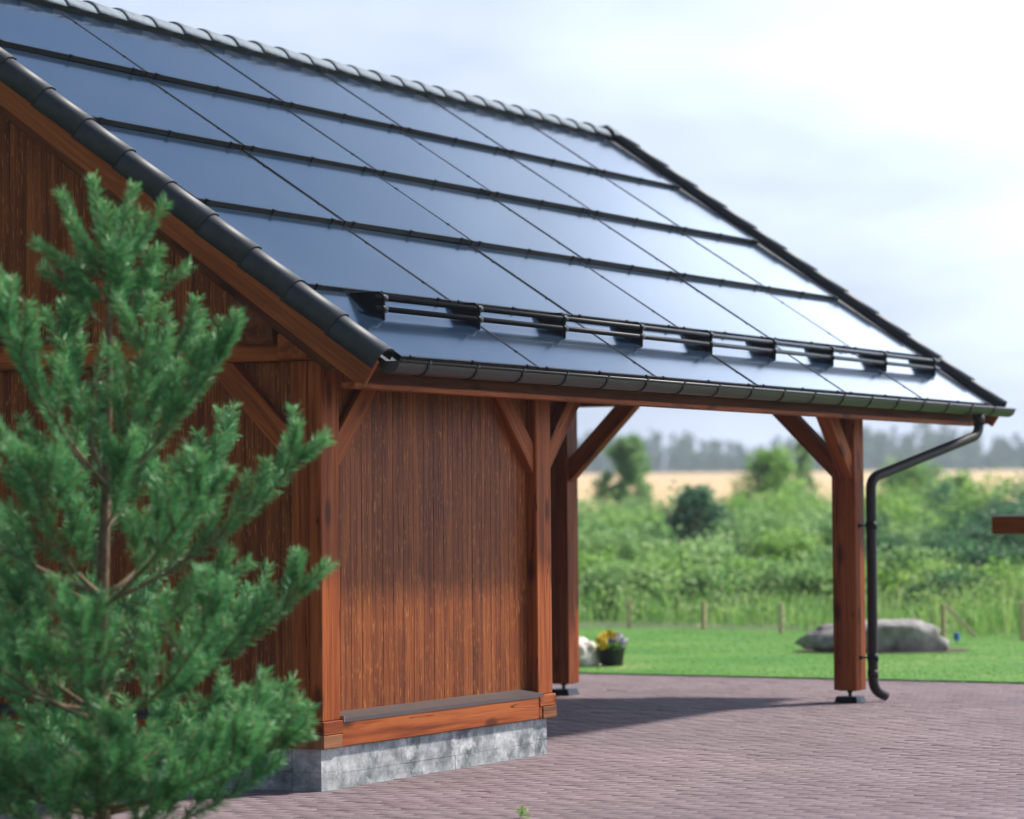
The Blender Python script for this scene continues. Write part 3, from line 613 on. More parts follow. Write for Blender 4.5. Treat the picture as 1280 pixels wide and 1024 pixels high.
# snow guard
sg_ = empty('snow_guard', RP(4.9, 0.5, 0), car)
bx = [0.44+1.137*i for i in range(9)]; bm_ = MB()
bm_.prism([(-0.0045, 0.0, 0.0), (-0.0045, 0.30, 0.0), (-0.0045, 0.30, 0.010), (-0.0045, 0.135, 0.128), (-0.0045, 0.088, 0.128)], (0.009, 0, 0))
bm_.box((-0.015, 0.002, 0.0), (0.015, 0.31, 0.005)); 
for y, z in ((0.095, 0.108), (0.058, 0.056)): bm_.tube([(-0.03, y, z), (0.03, y, z)], 0.024, 12)
bme = bm_.mesh('guard_bracket', BLACK)
for x in bx: link_obj('guard_bracket', bme, sg_, roof_mat(RP(x, 0.43, -0.024)))
for y, z in ((0.095, 0.108), (0.058, 0.056)):
    mb = MB(); a = RP(bx[0]-0.10, 0.43+y, -0.024+z); b = RP(bx[-1]+0.12, 0.43+y, -0.024+z); mb.tube([a, b], 0.0165, 14); mb.build('guard_pipe', BLACK, sg_)
# gutter
gu = empty('gutter', (4.9, -0.055, 2.34), car)
mb = MB(); seg = 12; R = 0.066; t = 0.003; GX0, GX1 = -0.22, 10.16; cy, cz = -0.055, 2.398
ring = [(cy+R*math.cos(PI+PI*k/seg), cz+R*math.sin(PI+PI*k/seg)) for k in range(seg+1)]; ring2 = [(cy+(R-t)*math.cos(PI+PI*k/seg), cz+(R-t)*math.sin(PI+PI*k/seg)) for k in range(seg+1)]
for x in (GX0, GX1): mb.v += [(x, a, b) for a, b in ring]+[(x, a, b) for a, b in ring2]
n = seg+1
for k in range(seg):
    mb.f += [(k, k+1, 2*n+k+1, 2*n+k), (n+k, 3*n+k, 3*n+k+1, n+k+1)]; mb.m += [0, 0]; mb.sm += [True, True]
mb.tube([(GX0, cy-R-0.004, cz+0.002), (GX1, cy-R-0.004, cz+0.002)], 0.009, 8)
mb.build('gutter_trough', GUTTER, gu)
for x in (GX0, GX1):
    mb = MB(); mb.prism([(x-0.004, a, b) for a, b in ring]+[(x-0.004, cy+R, cz+0.004), (x-0.004, cy-R, cz+0.004)], (0.008, 0, 0)); mb.build('gutter_end', GUTTER, gu)
x = 0.10; hk = MB()
for k in range(10):
    a0, a1 = PI+PI*k/10*0.98, PI+PI*(k+1)/10*0.98
    hk.hexa([(sx_, cy+q*math.cos(a), cz+q*math.sin(a)) for (sx_, q, a) in ((-0.011, R+0.001, a0), (0.011, R+0.001, a0), (0.011, R+0.001, a1), (-0.011, R+0.001, a1), (-0.011, R+0.006, a0), (0.011, R+0.006, a0), (0.011, R+0.006, a1), (-0.011, R+0.006, a1))])
hk.box((-0.011, cy-R-0.016, cz-0.004), (0.011, cy-R+0.002, cz+0.014)); hk.box((-0.011, cy+R-0.004, cz-0.004), (0.011, cy+R+0.005, cz+0.02)); hk.box((-0.011, cy+R, cz+0.010), (0.011, 0.15, cz+0.016))
hm = hk.mesh('gutter_hook', BLACK)
while x < 10.1: link_obj('gutter_hook', hm, gu, Matrix.Translation((x, 0, 0))); x += 0.56
# downpipe
dp = empty('downpipe', (8.08, 0.40, 0.0), car)
def bend(pts, r=0.10, k=5):
    pts = [Vector(p) for p in pts]; out = [pts[0]]
    for i in range(1, len(pts)-1):
        a, b, c = pts[i-1], pts[i], pts[i+1]; p = b+(a-b).normalized()*r; q = b+(c-b).normalized()*r
        for j in range(k+1): t = j/k; out.append(p*(1-t)**2+b*2*t*(1-t)+q*t*t)
    return out+[pts[-1]]
mb = MB(); mb.tube(bend([(9.42, cy, 2.345), (9.42, cy, 2.17), (8.08, 0.39, 1.80), (8.08, 0.39, 0.10), (8.20, 0.33, 0.045)], 0.09), 0.041, 16); mb.build('pipe', PIPE, dp)
mb = MB(); mb.tube([(9.42, cy, 2.345), (9.42, cy, 2.25)], 0.047, 16); mb.build('outlet', PIPE, dp)
for z in (1.42, 0.36):
    mb = MB(); mb.tube([(8.08, 0.39, z-0.03), (8.08, 0.39, z+0.03)], 0.0455, 16); mb.tube([(8.06, 0.43, z), (8.00, 0.471, z)], 0.008, 8); mb.tube([(8.01, 0.462, z), (7.998, 0.472, z)], 0.018, 8); mb.build('pipe_clamp', BLACK, dp)
mb = MB(); mb.tube([(8.08, 0.39, 0.20), (8.08, 0.39, 0.26)], 0.0445, 16); mb.build('pipe_collar', PIPE, dp)

# ------------------------------------------------------------------ the young pine
PB = Vector((-3.66, -0.63, 0)); pine = empty('pine_tree', PB); tag(pine, 'young green pine tree in front of the plank gable', 'tree')
class Shoots:
    def __init__(s): s.lines = []      # (list of points, radius0, radius1)
    def add(s, pts, r0, r1): s.lines.append((pts, r0, r1))
def needles(segs, per_m, ln):
    """segs: list of (p, q, density factor). Bundles of needles all round the shoot, leaning forward"""
    P0 = []; D = []; TT = []
    for (p, q, k) in segs:
        d = q-p; L = d.length; n = max(3, int(per_m*L*k)); t = rng.random(n); TT.append(t if k > 1 else t*0.5); dd = np.array(d/L)
        P0.append(np.array(p)[None]+t[:, None]*np.array(d)[None])
        a = np.array(d.orthogonal().normalized()); b = np.cross(dd, a); ph = rng.uniform(0, 2*PI, n); fwd = rng.uniform(0.55, 1.5, n)
        v = (np.cos(ph)[:, None]*a+np.sin(ph)[:, None]*b)+fwd[:, None]*dd; v /= np.linalg.norm(v, axis=1)[:, None]; D.append(v)
    P0 = np.concatenate(P0); D = np.concatenate(D); n = len(P0); L = ln*rng.uniform(0.75, 1.15, n)
    r = rng.normal(size=(n, 3)); sd = np.cross(D, r); sd /= np.linalg.norm(sd, axis=1)[:, None]+1e-9; w = 0.0016
    V = np.stack([P0-sd*w*0.8, P0+sd*w*0.8, P0+D*L[:, None]*0.75+sd*w, P0+D*L[:, None]*0.75-sd*w, P0+D*L[:, None]], 1)
    V[:, 2:4, 2] -= 0.002; V[:, 4, 2] -= 0.004
    b = 5*np.arange(n)[:, None]; F = np.concatenate([b+np.array([[0,1,2]]), b+np.array([[0,2,3]]), b+np.array([[3,2,4]])], 1).reshape(-1, 3)
    return V.reshape(-1, 3), F, np.repeat(np.clip(rng.normal(0.36, 0.2, n)+0.38*np.concatenate(TT), 0, 1), 3)
TR = [(0.0, 0, 0), (0.01, 0.01, 0.35), (-0.01, 0.015, 0.75), (0.0, 0.0, 1.19), (0.02, -0.01, 1.67), (0.045, -0.015, 2.28), (0.03, -0.01, 2.57), (0.035, -0.01, 2.62)]
TRv = [PB+Vector(p) for p in TR]
def trunk_at(z):
    for a, b in zip(TRv, TRv[1:]):
        if a.z <= z <= b.z: return a.lerp(b, (z-a.z)/(b.z-a.z))
    return TRv[-1]
mb = MB(); mb.tube(TRv, [0.040, 0.036, 0.032, 0.028, 0.022, 0.013, 0.010, 0.008], 10); mb.build('trunk', BARK, pine)
NCNT = 0
def make_branch(base, az, length, el0, el1, thick, nsub, leader=False, sub_len=0.22, ndl=0.060, fork=0.40):
    """a limb that leaves the trunk and curves up, with side shoots and a needle coat"""
    pts = [base.copy()]; k = 7; p = base.copy()
    for i in range(k):
        t = (i+0.5)/k; el = el0+(el1-el0)*t; a = az+0.10*math.sin(3*t+az*5)
        p = p+Vector((math.cos(a)*math.cos(el), math.sin(a)*math.cos(el), math.sin(el)))*(length/k); pts.append(p.copy())
    mb = MB(); mb.tube(pts, [0.72*thick*(1-0.75*i/k) for i in range(k+1)], 7, m=0)
    segs = [(pts[i], pts[i+1], 1.0 if i > 3 else (0.6 if i > 1 else 0.0)) for i in range(k)]; segs = [s for s in segs if s[2] > 0]
    tips = [pts[-1]]
    for j in range(nsub):
        t = 0.24+0.72*(j+0.5)/nsub; q = t*k; i = min(k-1, int(q)); b0 = pts[i].lerp(pts[i+1], q-i); d = (pts[i+1]-pts[i]).normalized()
        side = 1 if j % 2 else -1; perp = d.cross(Vector((0,0,1))).normalized()*side
        v = (d*random.uniform(0.5, 0.9)+perp*random.uniform(0.25, 0.9)+Vector((0,0,1))*random.uniform(0.25, 1.0)).normalized()
        L = sub_len*random.uniform(0.75, 1.25)*(1.15-0.3*t); q1 = b0+v*L*0.45; v2 = (v+Vector((0,0,0.5))).normalized(); q2 = q1+v2*L*0.55
        mb.tube([b0, q1, q2], [thick*0.32, thick*0.26, 0.003], 5, m=0); segs += [(b0.lerp(q1, 0.3), q1, 0.8), (q1, q2, 1.1)]; tips.append(q2)
        if random.random() < fork:
            vv = (v+perp*random.uniform(-.9, .9)+Vector((0,0,random.uniform(0, .5)))).normalized(); q4 = q1+vv*L*random.uniform(0.4, 0.6)
            mb.tube([q1, q4], [0.004, 0.003], 5, m=0); segs.append((q1, q4, 1.1)); tips.append(q4)
    for q in range(random.choice((2, 3, 3))):                        # the cluster at the end of the limb
        v = ((pts[-1]-pts[-2]).normalized()+Vector((random.uniform(-.7,.7), random.uniform(-.7,.7), random.uniform(-.1,.8)))).normalized(); q4 = pts[-1]+v*random.uniform(0.14, 0.24)
        mb.tube([pts[-1], q4], [0.005, 0.003], 5, m=0); segs.append((pts[-1], q4, 1.2)); tips.append(q4)
    for q in tips: mb.tube([q-Vector((0,0,0.004)), q+Vector((0,0,0.012))], [0.005, 0.002], 5, m=1)
    br = mb.build('branch', [TWIG, BUD], pine, base)
    V, F, va = needles(segs, 820, ndl)
    ob = link_obj('needle_foliage', mesh_np('needle_foliage', V-np.array(base), F, NEEDLE, attr=va), br, Matrix.Translation(base)); ob['kind'] = 'stuff'
A_R = math.atan2(RIGHT.y, RIGHT.x)       # the side of the tree turned to the yard
R_ = math.radians
# leader: upright candles at the top
def candle(base, az, el, L):
    v = Vector((math.cos(az)*math.cos(el), math.sin(az)*math.cos(el), math.sin(el))); m1 = base+v*L*0.5; tip = m1+(v+Vector((0, 0, 0.25))).normalized()*L*0.5
    mb = MB(); mb.tube([base, m1, tip], [0.007, 0.005, 0.003], 6, m=0); mb.tube([tip-Vector((0,0,0.004)), tip+Vector((0,0,0.014))], [0.006, 0.002], 5, m=1); br = mb.build('branch', [TWIG, BUD], pine, base)
    V, F, va = needles([(base.lerp(m1, 0.25), m1, 0.9), (m1, tip, 1.1)], 1000, 0.058)
    ob = link_obj('needle_foliage', mesh_np('needle_foliage', V-np.array(base), F, NEEDLE, attr=va), br, Matrix.Translation(base)); ob['kind'] = 'stuff'
for (da, L, el) in ((0.0, 0.44, 50), (0.2, 0.44, 73), (PI, 0.44, 60), (PI+0.2, 0.46, 82), (1.4, 0.36, 60), (-1.5, 0.36, 64), (PI+0.3, 0.36, 22), (0.8, 0.30, 40), (-0.7, 0.36, 48), (2.4, 0.3, 45), (-2.4, 0.32, 50)):
    candle(trunk_at(2.60), A_R+da, R_(el), L)
for (da, L, el) in ((0.1, 0.34, 42), (0.5, 0.3, 30), (PI-0.3, 0.30, 40), (1.5, 0.3, 45), (-1.3, 0.32, 40), (2.6, 0.28, 35)):
    candle(trunk_at(2.50), A_R+da, R_(el), L)
for (da, L, el) in ((0.2, 0.24, 20), (PI-0.4, 0.22, 25), (-1.2, 0.25, 28)):
    make_branch(trunk_at(2.40), A_R+da, L, R_(el), R_(55), 0.008, 2, sub_len=0.15)
WH = [(1.67, 6, 0.92, 40, 64, 0.014), (1.48, 3, 0.5, 25, 50, 0.009), (1.19, 7, 1.12, 20, 46, 0.017), (0.95, 3, 0.6, 15, 40, 0.010), (0.68, 8, 1.14, 12, 38, 0.018), (0.45, 5, 0.8, 6, 30, 0.011), (0.27, 9, 0.92, 5, 30, 0.016), (0.12, 7, 0.75, 8, 32, 0.012)]
for (z, n, L, e0, e1, tk) in WH:
    for i in range(n):
        az = A_R+2*PI*(i+0.15*random.uniform(-1, 1))/n+z*2.1*(0 if n > 5 else 1)
        make_branch(trunk_at(z+random.uniform(-.03, .03)), az, L*random.uniform(0.82, 1.0), R_(e0+random.uniform(-6, 8)), R_(e1+random.uniform(-8, 12)), tk, 8 if L > 0.9 else 4, sub_len=0.32 if L > 0.9 else 0.24)

# ------------------------------------------------------------------ garden things
def rock(name, loc, size, seed, mat, rz=0.0, flat=0.6, sub=4, planes=14):
    bm = bmesh.new(); bmesh.ops.create_icosphere(bm, subdivisions=sub, radius=1.0)
    for v in bm.verts:
        c = v.co.copy(); d = c.normalized(); f = 1+0.10*mnoise.noise(Vector((d.x*2.2, d.y*2.2, d.z*7))+Vector((seed, 3, 0)))+0.20*mnoise.noise(d*1.3+Vector((seed, 0, 0)))+0.14*mnoise.noise(d*3.1+Vector((0, seed, 0)))+0.09*mnoise.noise(d*7+Vector((0, 0, seed)))
        for pl in range(planes):          # broken faces
            rr_ = random.Random(int(seed*100)+pl); pn = Vector((rr_.gauss(0, 1), rr_.gauss(0, 1), rr_.gauss(0, 0.8))).normalized(); k = d.dot(pn)*f; lim = rr_.uniform(0.70, 0.9)
            if k > lim: f *= (lim/k)*0.9+0.1
        x_ = math.copysign(abs(d.x)**(0.62 if d.x > 0 else 0.85), d.x); z_ = math.copysign(abs(d.z)**0.7, d.z)
        v.co = Vector((x_*f*size[0], d.y*f*size[1], z_*f*size[2]*(1.0 if size[0] < 0.5 else 0.92+0.16*d.x)+(0 if size[0] < 0.5 else -0.10*size[2]*max(0, d.x)))); 
        if v.co.z < -size[2]*flat: v.co.z = -size[2]*flat
    me = bpy.data.meshes.new(name); bm.to_mesh(me); bm.free(); me.materials.append(mat)
    for p in me.polygons: p.use_smooth = True
    return link_obj(name, me, None, Matrix.Translation(loc) @ Matrix.Rotation(rz, 4, 'Z'))
ROCK = plain('grey_granite', (0.27, 0.25, 0.24), 0.9, 0, 0.7, 6, 0.3, 1.0)
ROCKW = plain('pale_stone', (0.62, 0.58, 0.52), 0.85, 0, 0.15, 6, 0.3, 0.4)
rp = Vector((15.7, 3.42, 0)); rdir = math.atan2(RIGHT.y, RIGHT.x)
o = rock('boulder', rp+Vector((0, 0, 0.15)), (0.72, 0.42, 0.25), 2.3, ROCK, rdir, 0.75); tag(o, 'long flat grey boulder lying on the lawn behind the pipe', 'boulder')
mb = MB(); mb.v = [(rp.x+0.12, rp.y-0.1, 0.014)]+[(rp.x+0.12+(math.cos(a)*0.95*math.cos(rdir)-math.sin(a)*0.6*math.sin(rdir))*(1+0.15*mnoise.noise((math.cos(a)*2, math.sin(a)*2, 5))), rp.y-0.1+(math.cos(a)*0.95*math.sin(rdir)+math.sin(a)*0.6*math.cos(rdir))*(1+0.15*mnoise.noise((math.cos(a)*2, math.sin(a)*2, 9))), 0.014) for a in [2*PI*i/40 for i in range(40)]]
for i in range(40): mb.f.append((0, 1+i, 1+(i+1) % 40)); mb.m.append(0); mb.sm.append(False)
o = mb.build('soil_patch', G_SOIL); tag(o, kind='structure')
o = rock('boulder', (12.05, 5.12, 0.10), (0.28, 0.24, 0.165), 5.1, ROCKW, 0.4, 0.7, planes=0); tag(o, 'rounded white boulder beside the flower pot', 'boulder')
# flower pot
fp = Vector((12.15, 4.77, 0)); pot = empty('flower_pot', fp); tag(pot, 'black plastic pot of yellow, blue and white pansies', 'flower pot')
POTM = plain('black_plastic', (0.018, 0.022, 0.026), 0.45, 0, 0.2)
mb = MB(); mb.lathe([(0.0, 0.0), (0.105, 0.0), (0.128, 0.17), (0.142, 0.172), (0.143, 0.20), (0.134, 0.20), (0.122, 0.165), (0.0, 0.165)], fp); mb.build('pot', POTM, pot)
lfn = 500; ang = rng.uniform(0, 2*PI, lfn); rad = 0.15*np.sqrt(rng.random(lfn)); zz = 0.18+rng.uniform(0, 0.13, lfn)*(1-(rad/0.19)**2); cx_, cy_ = rad*np.cos(ang), rad*np.sin(ang)
def leaf_quads(c, size, asp=0.55):
    n = len(c); a = rng.normal(size=(n, 3)); a[:, 2] *= 0.7; a /= np.linalg.norm(a, axis=1)[:, None]; b = np.cross(a, rng.normal(size=(n, 3))); b /= np.linalg.norm(b, axis=1)[:, None]+1e-9
    s = (size*rng.uniform(0.6, 1.3, n))[:, None]
    V = np.stack([c-a*s*0.5, c+b*s*asp*0.5, c+a*s*0.5, c-b*s*asp*0.5], 1); return V.reshape(-1, 3), (4*np.arange(n)[:, None]+np.arange(4)[None])
V, F = leaf_quads(np.stack([cx_, cy_, zz], 1), 0.045, 0.7); link_obj('leaves', mesh_np('leaves', V, F, L_LIME, attr=rng.random(len(F))), pot, Matrix.Translation(fp))['kind'] = 'stuff'
FC = {'yellow': plain('yellow_petal', (0.80, 0.55, 0.01), 0.6), 'blue': plain('blue_petal', (0.16, 0.15, 0.55), 0.6), 'white': plain('white_petal', (0.70, 0.66, 0.78), 0.6)}
def flower_mesh(col):
    mm = MB()
    for k in range(5):
        a = PI/2+2*PI*k/5; c = Vector((math.cos(a)*0.017, math.sin(a)*0.017, 0.002*k)); 
        mm.quad([c+Vector((math.cos(t)*0.017, math.sin(t)*0.017, 0.004*math.cos(2*t))) for t in [2*PI*i/8 for i in range(8)]])
    mm.tube([(0, 0, -0.03), (0, 0, 0.012)], 0.004, 6); return mm.mesh('flower', FC[col])
fmesh = {c: flower_mesh(c) for c in FC}
toR = Vector((RIGHT.x, RIGHT.y, 0)).normalized(); toC = Vector((CAM.x-fp.x, CAM.y-fp.y, 0)).normalized()
for (u, v, col) in ((-.13, .27, 'yellow'), (-.10, .30, 'yellow'), (-.075, .33, 'yellow'), (-.12, .23, 'yellow'), (-.08, .26, 'yellow'), (-.05, .30, 'yellow'), (-.095, .21, 'yellow'), (-.03, .335, 'yellow'), (.02, .32, 'yellow'), (-.06, .225, 'yellow'), (.035, .30, 'white'), (.055, .315, 'white'), (-.03, .25, 'blue'), (.01, .235, 'blue'), (-.005, .275, 'blue'), (.045, .265, 'blue'), (.07, .24, 'blue'), (.09, .275, 'white'), (.12, .25, 'white'), (.105, .225, 'white'), (.135, .27, 'white'), (.08, .30, 'white'), (-.03, .20, 'blue'), (.03, .205, 'blue')):
    p = fp+toR*u+toC*(0.10+random.uniform(-.06, .04))+Vector((0, 0, v-0.005)); d = (toC+Vector((random.uniform(-.5,.5), random.uniform(-.5,.5), random.uniform(.2, .8)))).normalized()
    q = d.to_track_quat('Z', 'Y').to_matrix().to_4x4(); link_obj('flower', fmesh[col], pot, Matrix.Translation(p) @ q @ Matrix.Scale(random.uniform(1.05, 1.3), 4))
# stakes along the lawn
SK = [(20.6, 8.74, 0.36), (20.45, 7.6, 0.36), (19.6, 6.15, 0.38), (18.75, 3.72, 0.42), (18.5, 2.66, 0.46)]
for (x, y, h) in SK:
    bm = bmesh.new(); chamfer_box(bm, h+0.12, 0.06, 0.04, 0.003); me = bpy.data.meshes.new('wooden_stake'); bm.to_mesh(me); bm.free(); me.materials.append(W_GREY)
    a = random.gauss(0, 0.03); o = link_obj('wooden_stake', me, None, Matrix.Translation((x, y, -0.12)) @ Matrix.Rotation(-PI/2+a, 4, 'Y') @ Matrix.Rotation(random.uniform(0, 1), 4, 'X'))
    tag(o, 'short upright wooden stake where the lawn meets tall grass', 'stake', 'stakes along the lawn edge')
bm = bmesh.new(); chamfer_box(bm, 0.50, 0.045, 0.03, 0.003); me = bpy.data.meshes.new('wooden_stake'); bm.to_mesh(me); bm.free(); me.materials.append(W_GREY)
sd_ = Vector((RIGHT.x, RIGHT.y, 0)).normalized(); d = (sd_*0.78-Vector((0, 0, 0.85))).normalized(); pz = Vector((18.70, 3.66, 0.40)); zq = Vector((FWD.x, FWD.y, 0)).normalized(); yq = zq.cross(d).normalized(); zq = d.cross(yq)
o = link_obj('wooden_stake', me, None, Matrix(((d.x,yq.x,zq.x,pz.x),(d.y,yq.y,zq.y,pz.y),(d.z,yq.z,zq.z,pz.z),(0,0,0,1)))); tag(o, 'wooden stake leaning diagonally against an upright stake behind the boulder', 'stake')
mb = MB(); bp = Vector((18.05, 3.30, 0.0)); mb.tube([bp, bp+Vector((0.01, 0, 0.03))], 0.012, 8); mb.box((bp.x-0.02, bp.y-0.03, 0.03), (bp.x+0.02, bp.y+0.03, 0.10)); mb.tube([bp+Vector((0, 0, 0.10)), bp+Vector((0, 0, 0.125))], [0.02, 0.008], 8)
o = mb.build('ground_marker', plain('blue_plastic', (0.02, 0.13, 0.55), 0.4), None, bp); tag(o, 'small blue plastic marker in the grass by the leaning stake', 'marker')
# timber rail that reaches into the picture at the right
RQ = at_px(1246, 657, 13.5); rdx = Vector((-0.10, -1.0, 0)).normalized(); rail = empty('timber_rail', (RQ.x+rdx.x*0.9, RQ.y+rdx.y*0.9, 0)); tag(rail, 'brown timber rail with pale top across the yard from the carport', 'rail')
def rpt(t, z): return (RQ.x+rdx.x*t, RQ.y+rdx.y*t, z)
beam('beam', rpt(0, RQ.z), rpt(2.6, RQ.z), 0.12, 0.078, W_BEAM, rail)
beam('cap_board', rpt(-0.006, RQ.z+0.045), rpt(2.606, RQ.z+0.045), 0.13, 0.010, plain('weathered_cap', (0.30, 0.28, 0.29), 0.6, 0, 0.15), rail, b=0.002)
for t in (0.75, 2.3): beam('post', rpt(t, 0.0), rpt(t, RQ.z-0.039), 0.10, 0.10, W_BEAM, rail, up=(1,0,0))
# a weed in the joints
wp = Vector((-0.86, -1.22, 0)); V, F = leaf_quads(np.stack([rng.normal(0, 0.018, 40), rng.normal(0, 0.018, 40), rng.uniform(0, 0.05, 40)], 1), 0.03, 0.5)
o = link_obj('weed', mesh_np('weed', V, F, L_LIME, attr=rng.random(len(F))), None, Matrix.Translation(wp)); tag(o, 'tiny green weed growing between the pavers of the yard', 'weed')

# ------------------------------------------------------------------ shrubs and trees behind
def crown_points(n, w, h, lobes, seed, conical=0.0):
    """leaf points on the skins of many overlapping lobes: uneven outline with gaps"""
    r = np.random.default_rng(seed); out = []; var = []
    for k in range(lobes):
        t = ((k+r.random())/lobes)**0.85; zc = h*(0.06+0.86*t); rad = w*0.5*(1-conical*t)*(1-0.45*max(0, t-0.6)/0.4)
        a = r.uniform(0, 2*PI); rr = rad*math.sqrt(r.random())*0.85; c = np.array([rr*math.cos(a), rr*math.sin(a), zc]); s = w*r.uniform(0.07, 0.19)*(1.0 if lobes < 80 else 0.75)*(1-0.5*conical*t)
        m = n//lobes; d = r.normal(size=(m, 3)); d /= np.linalg.norm(d, axis=1)[:, None]; q = s*(0.35+0.65*r.random(m)**0.5)*np.where(r.random(m) < 0.25, r.uniform(1.0, 1.9, m), 1.0)
        out.append(c+d*q[:, None]*np.array([1, 1, 0.85])); var.append(np.clip(r.normal(r.uniform(0.1, 0.9), 0.14, m), 0, 1))
    return np.concatenate(out), np.concatenate(var)
def plant(name, label, cat, px, top_py, d, w, mat, n=2600, lobes=26, leaf=0.09, seed=1, conical=0.0, group=None, base_z=None, trunk=False):
    p = at_px(px, 635, d); z0 = th(p.x, p.y) if base_z is None else base_z; topz = at_px(px, top_py, d).z; h = max(0.5, topz-z0)
    o = empty(name, (p.x, p.y, z0)); tag(o, label, cat, group)
    pts, var = crown_points(n, w, h, lobes, seed, conical); V, F = leaf_quads(pts, leaf, 0.6)
    link_obj('crown', mesh_np('crown', V, F, mat, attr=var), o, Matrix.Translation((p.x, p.y, z0)))
    mb = MB(); r = random.Random(seed)
    if trunk:
        mb.tube([(p.x, p.y, z0-0.1), (p.x+0.03, p.y, z0+h*0.45), (p.x, p.y+0.03, z0+h*0.9)], [0.05*h/3, 0.035*h/3, 0.01], 8)
        for i in range(7):
            a = r.uniform(0, 2*PI); zb = z0+h*(0.15+0.09*i); mb.tube([(p.x, p.y, zb), (p.x+w*0.35*math.cos(a), p.y+w*0.35*math.sin(a), zb+h*0.12)], [0.02, 0.006], 6)
    else:
        for i in range(7):
            a = r.uniform(0, 2*PI); q = w*0.33; mb.tube([(p.x+0.05*math.cos(a), p.y+0.05*math.sin(a), z0-0.05), (p.x+q*0.5*math.cos(a), p.y+q*0.5*math.sin(a), z0+h*0.45), (p.x+q*math.cos(a), p.y+q*math.sin(a), z0+h*0.8)], [0.025, 0.016, 0.006], 6)
    mb.build('trunk' if trunk else 'stem', STEM, o)
    return o
G1 = 'willow shrubs behind the tall grass'; G2 = 'bright green shrubs behind the tall grass'; G3 = 'dark green shrubs behind the tall grass'
T1 = 'pale grey-green willow shrub in the thicket behind the tall grass'; T2 = 'bright yellow-green shrub in the thicket behind the tall grass'; T3 = 'low dark green shrub in the thicket behind the tall grass'
plant('dark_shrub', 'pointed blue-green bush standing out of the thicket', 'shrub', 870, 606, 56, 2.7, L_BLUE, 9500, 100, 0.10, 11, 0.72)
sh = [  # px, top, depth, width, kind
 (715, 645, 52, 1.6, 1), (745, 624, 60, 1.9, 1), (790, 640, 57, 1.7, 2), (825, 626, 66, 2.0, 1), (765, 668, 48, 1.4, 1), (810, 676, 47, 1.3, 1), (928, 622, 64, 2.1, 2), (960, 626, 70, 2.2, 1), (1000, 616, 60, 2.0, 2),
 (930, 664, 50, 1.5, 1), (985, 668, 49, 1.4, 2), (1030, 640, 58, 1.8, 1), (1075, 646, 56, 1.7, 3), (1105, 612, 62, 2.0, 2), (1160, 628, 60, 1.9, 2), (1205, 606, 58, 2.0, 3), (1250, 596, 56, 2.0, 2), (1290, 600, 54, 1.9, 3),
 (1095, 676, 47, 1.4, 3), (1145, 660, 50, 1.5, 1), (1190, 652, 52, 1.6, 2), (1235, 660, 48, 1.5, 3), (1280, 650, 48, 1.5, 3), (1130, 690, 44, 1.2, 1), (1215, 690, 44, 1.3, 3), (880, 680, 46, 1.4, 1), (1265, 690, 43, 1.3, 3), (1045, 690, 45, 1.3, 1),
 (1225, 640, 50, 1.7, 3), (1275, 628, 50, 1.8, 3), (1180, 676, 46, 1.4, 3), (950, 640, 54, 1.7, 1), (1050, 655, 50, 1.6, 1), (800, 655, 52, 1.5, 1), (735, 700, 44, 1.3, 2), (775, 712, 43, 1.2, 1), (830, 706, 44, 1.3, 2), (900, 716, 43, 1.2, 1), (945, 704, 44, 1.3, 2), (995, 712, 43, 1.3, 1), (1085, 716, 43, 1.2, 2), (1165, 712, 43, 1.2, 2), (1200, 724, 42, 1.2, 3), (1255, 718, 42, 1.3, 2),
 (690, 655, 55, 1.7, 1), (1330, 610, 56, 2.0, 2), (905, 644, 72, 2.0, 2), (845, 650, 74, 2.0, 1), (770, 648, 74, 2.1, 2), (1060, 628, 76, 2.2, 2), (1180, 616, 78, 2.4, 2), (1010, 622, 80, 2.3, 1)]
for i, (px, tp, d, w, k) in enumerate(sh):
    plant(('willow_shrub', 'leafy_shrub', 'low_shrub')[k-1], (T1, T2, T3)[k-1], 'shrub', px, tp, d, w*1.45, (L_WILLOW, L_LIME, L_BLUE if i % 2 else L_DARK)[k-1], 5200, 60, 0.085, 100+i, 0.15, (G1, G2, G3)[k-1])
plant('birch_tree', 'slim green tree standing at the edge of the wheat field', 'tree', 781, 541, 88, 2.1, L_WILLOW, 8500, 110, 0.12, 31, 0.25, trunk=True)
plant('young_tree', 'light green tree before the wheat field, beside the outer post', 'tree', 966, 558, 84, 2.9, L_LIME, 9000, 110, 0.12, 32, 0.35, trunk=True)
plant('young_tree', 'slender olive green tree rising behind the outer carport post', 'tree', 1004, 543, 92, 1.1, L_WILLOW, 2600, 60, 0.12, 36, 0.4, trunk=True)
plant('round_tree', 'round green tree seen beneath the sloping downpipe', 'tree', 1138, 574, 72, 2.9, L_WILLOW, 9000, 110, 0.11, 33, 0.15, trunk=True)
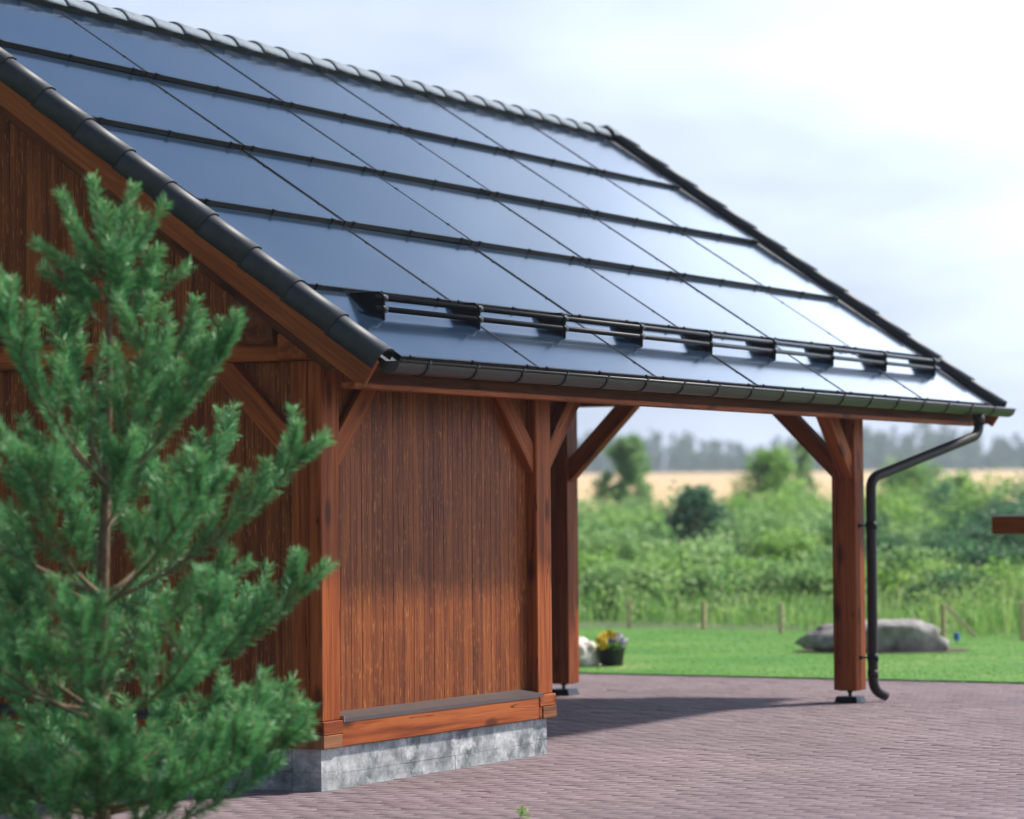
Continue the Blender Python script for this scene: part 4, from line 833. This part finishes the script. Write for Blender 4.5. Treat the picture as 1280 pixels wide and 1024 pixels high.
plant('round_tree', 'small yellow-green sapling beside the round tree at the field edge', 'tree', 1192, 588, 74, 1.5, L_LIME, 3800, 60, 0.11, 34, 0.2, trunk=True)
# far forest: one mass
fv = []; ff = []; fa = []; nb = 0; r = np.random.default_rng(5)
for k in range(1500):
    px = r.uniform(-500, 1800); d = r.uniform(760, 900); p = at_px(px, 635, d); z0 = th(p.x, p.y)-1
    h = (r.uniform(8.5, 16) if k % 2 else r.uniform(5, 8.5))*(1.0 if px > 1050 else 0.88)*(0.92+0.45*mnoise.noise((px*0.009, 2.0, 0))); w = h*r.uniform(0.35, 0.6)
    pts, var = crown_points(240, w, h, 14, 700+k, 0.45 if k % 3 else 0.1); V, F = leaf_quads(pts, 1.15, 0.75)
    V = V+np.array([p.x, p.y, z0]); fv.append(V); ff.append(F+nb); fa.append(var); nb += len(V)
    tv = np.array([(p.x-.2, p.y, z0-1), (p.x+.2, p.y, z0-1), (p.x+.1, p.y, z0+h*0.8), (p.x-.1, p.y, z0+h*0.8)]); fv.append(tv); ff.append(np.arange(4)[None]+nb); fa.append([0.0]); nb += 4
o = link_obj('forest', mesh_np('forest', np.concatenate(fv), np.concatenate(ff), L_FOREST, attr=np.concatenate(fa))); tag(o, 'hazy far-off forest beyond the wheat field', 'forest', kind='stuff')

# ------------------------------------------------------------------ haze
mb = MB(); mb.box((CAM.x-1790, CAM.y-1790, -1.1), (CAM.x+1790, CAM.y+1790, 45)); hz = mb.build('haze', [], None, (CAM.x, CAM.y, -1.1)); tag(hz, 'pale summer haze over the fields', 'haze', kind='stuff')
hm_ = bpy.data.materials.new('haze_air'); hm_.use_nodes = True; nt = hm_.node_tree; nt.nodes.clear(); out = nt.nodes.new('ShaderNodeOutputMaterial'); pv = nt.nodes.new('ShaderNodeVolumePrincipled')
pv.inputs['Color'].default_value = (0.80, 0.88, 1.0, 1); pv.inputs['Density'].default_value = 0.00045; pv.inputs['Anisotropy'].default_value = 0.2
nt.links.new(pv.outputs[0], out.inputs['Volume']); hz.data.materials.append(hm_)
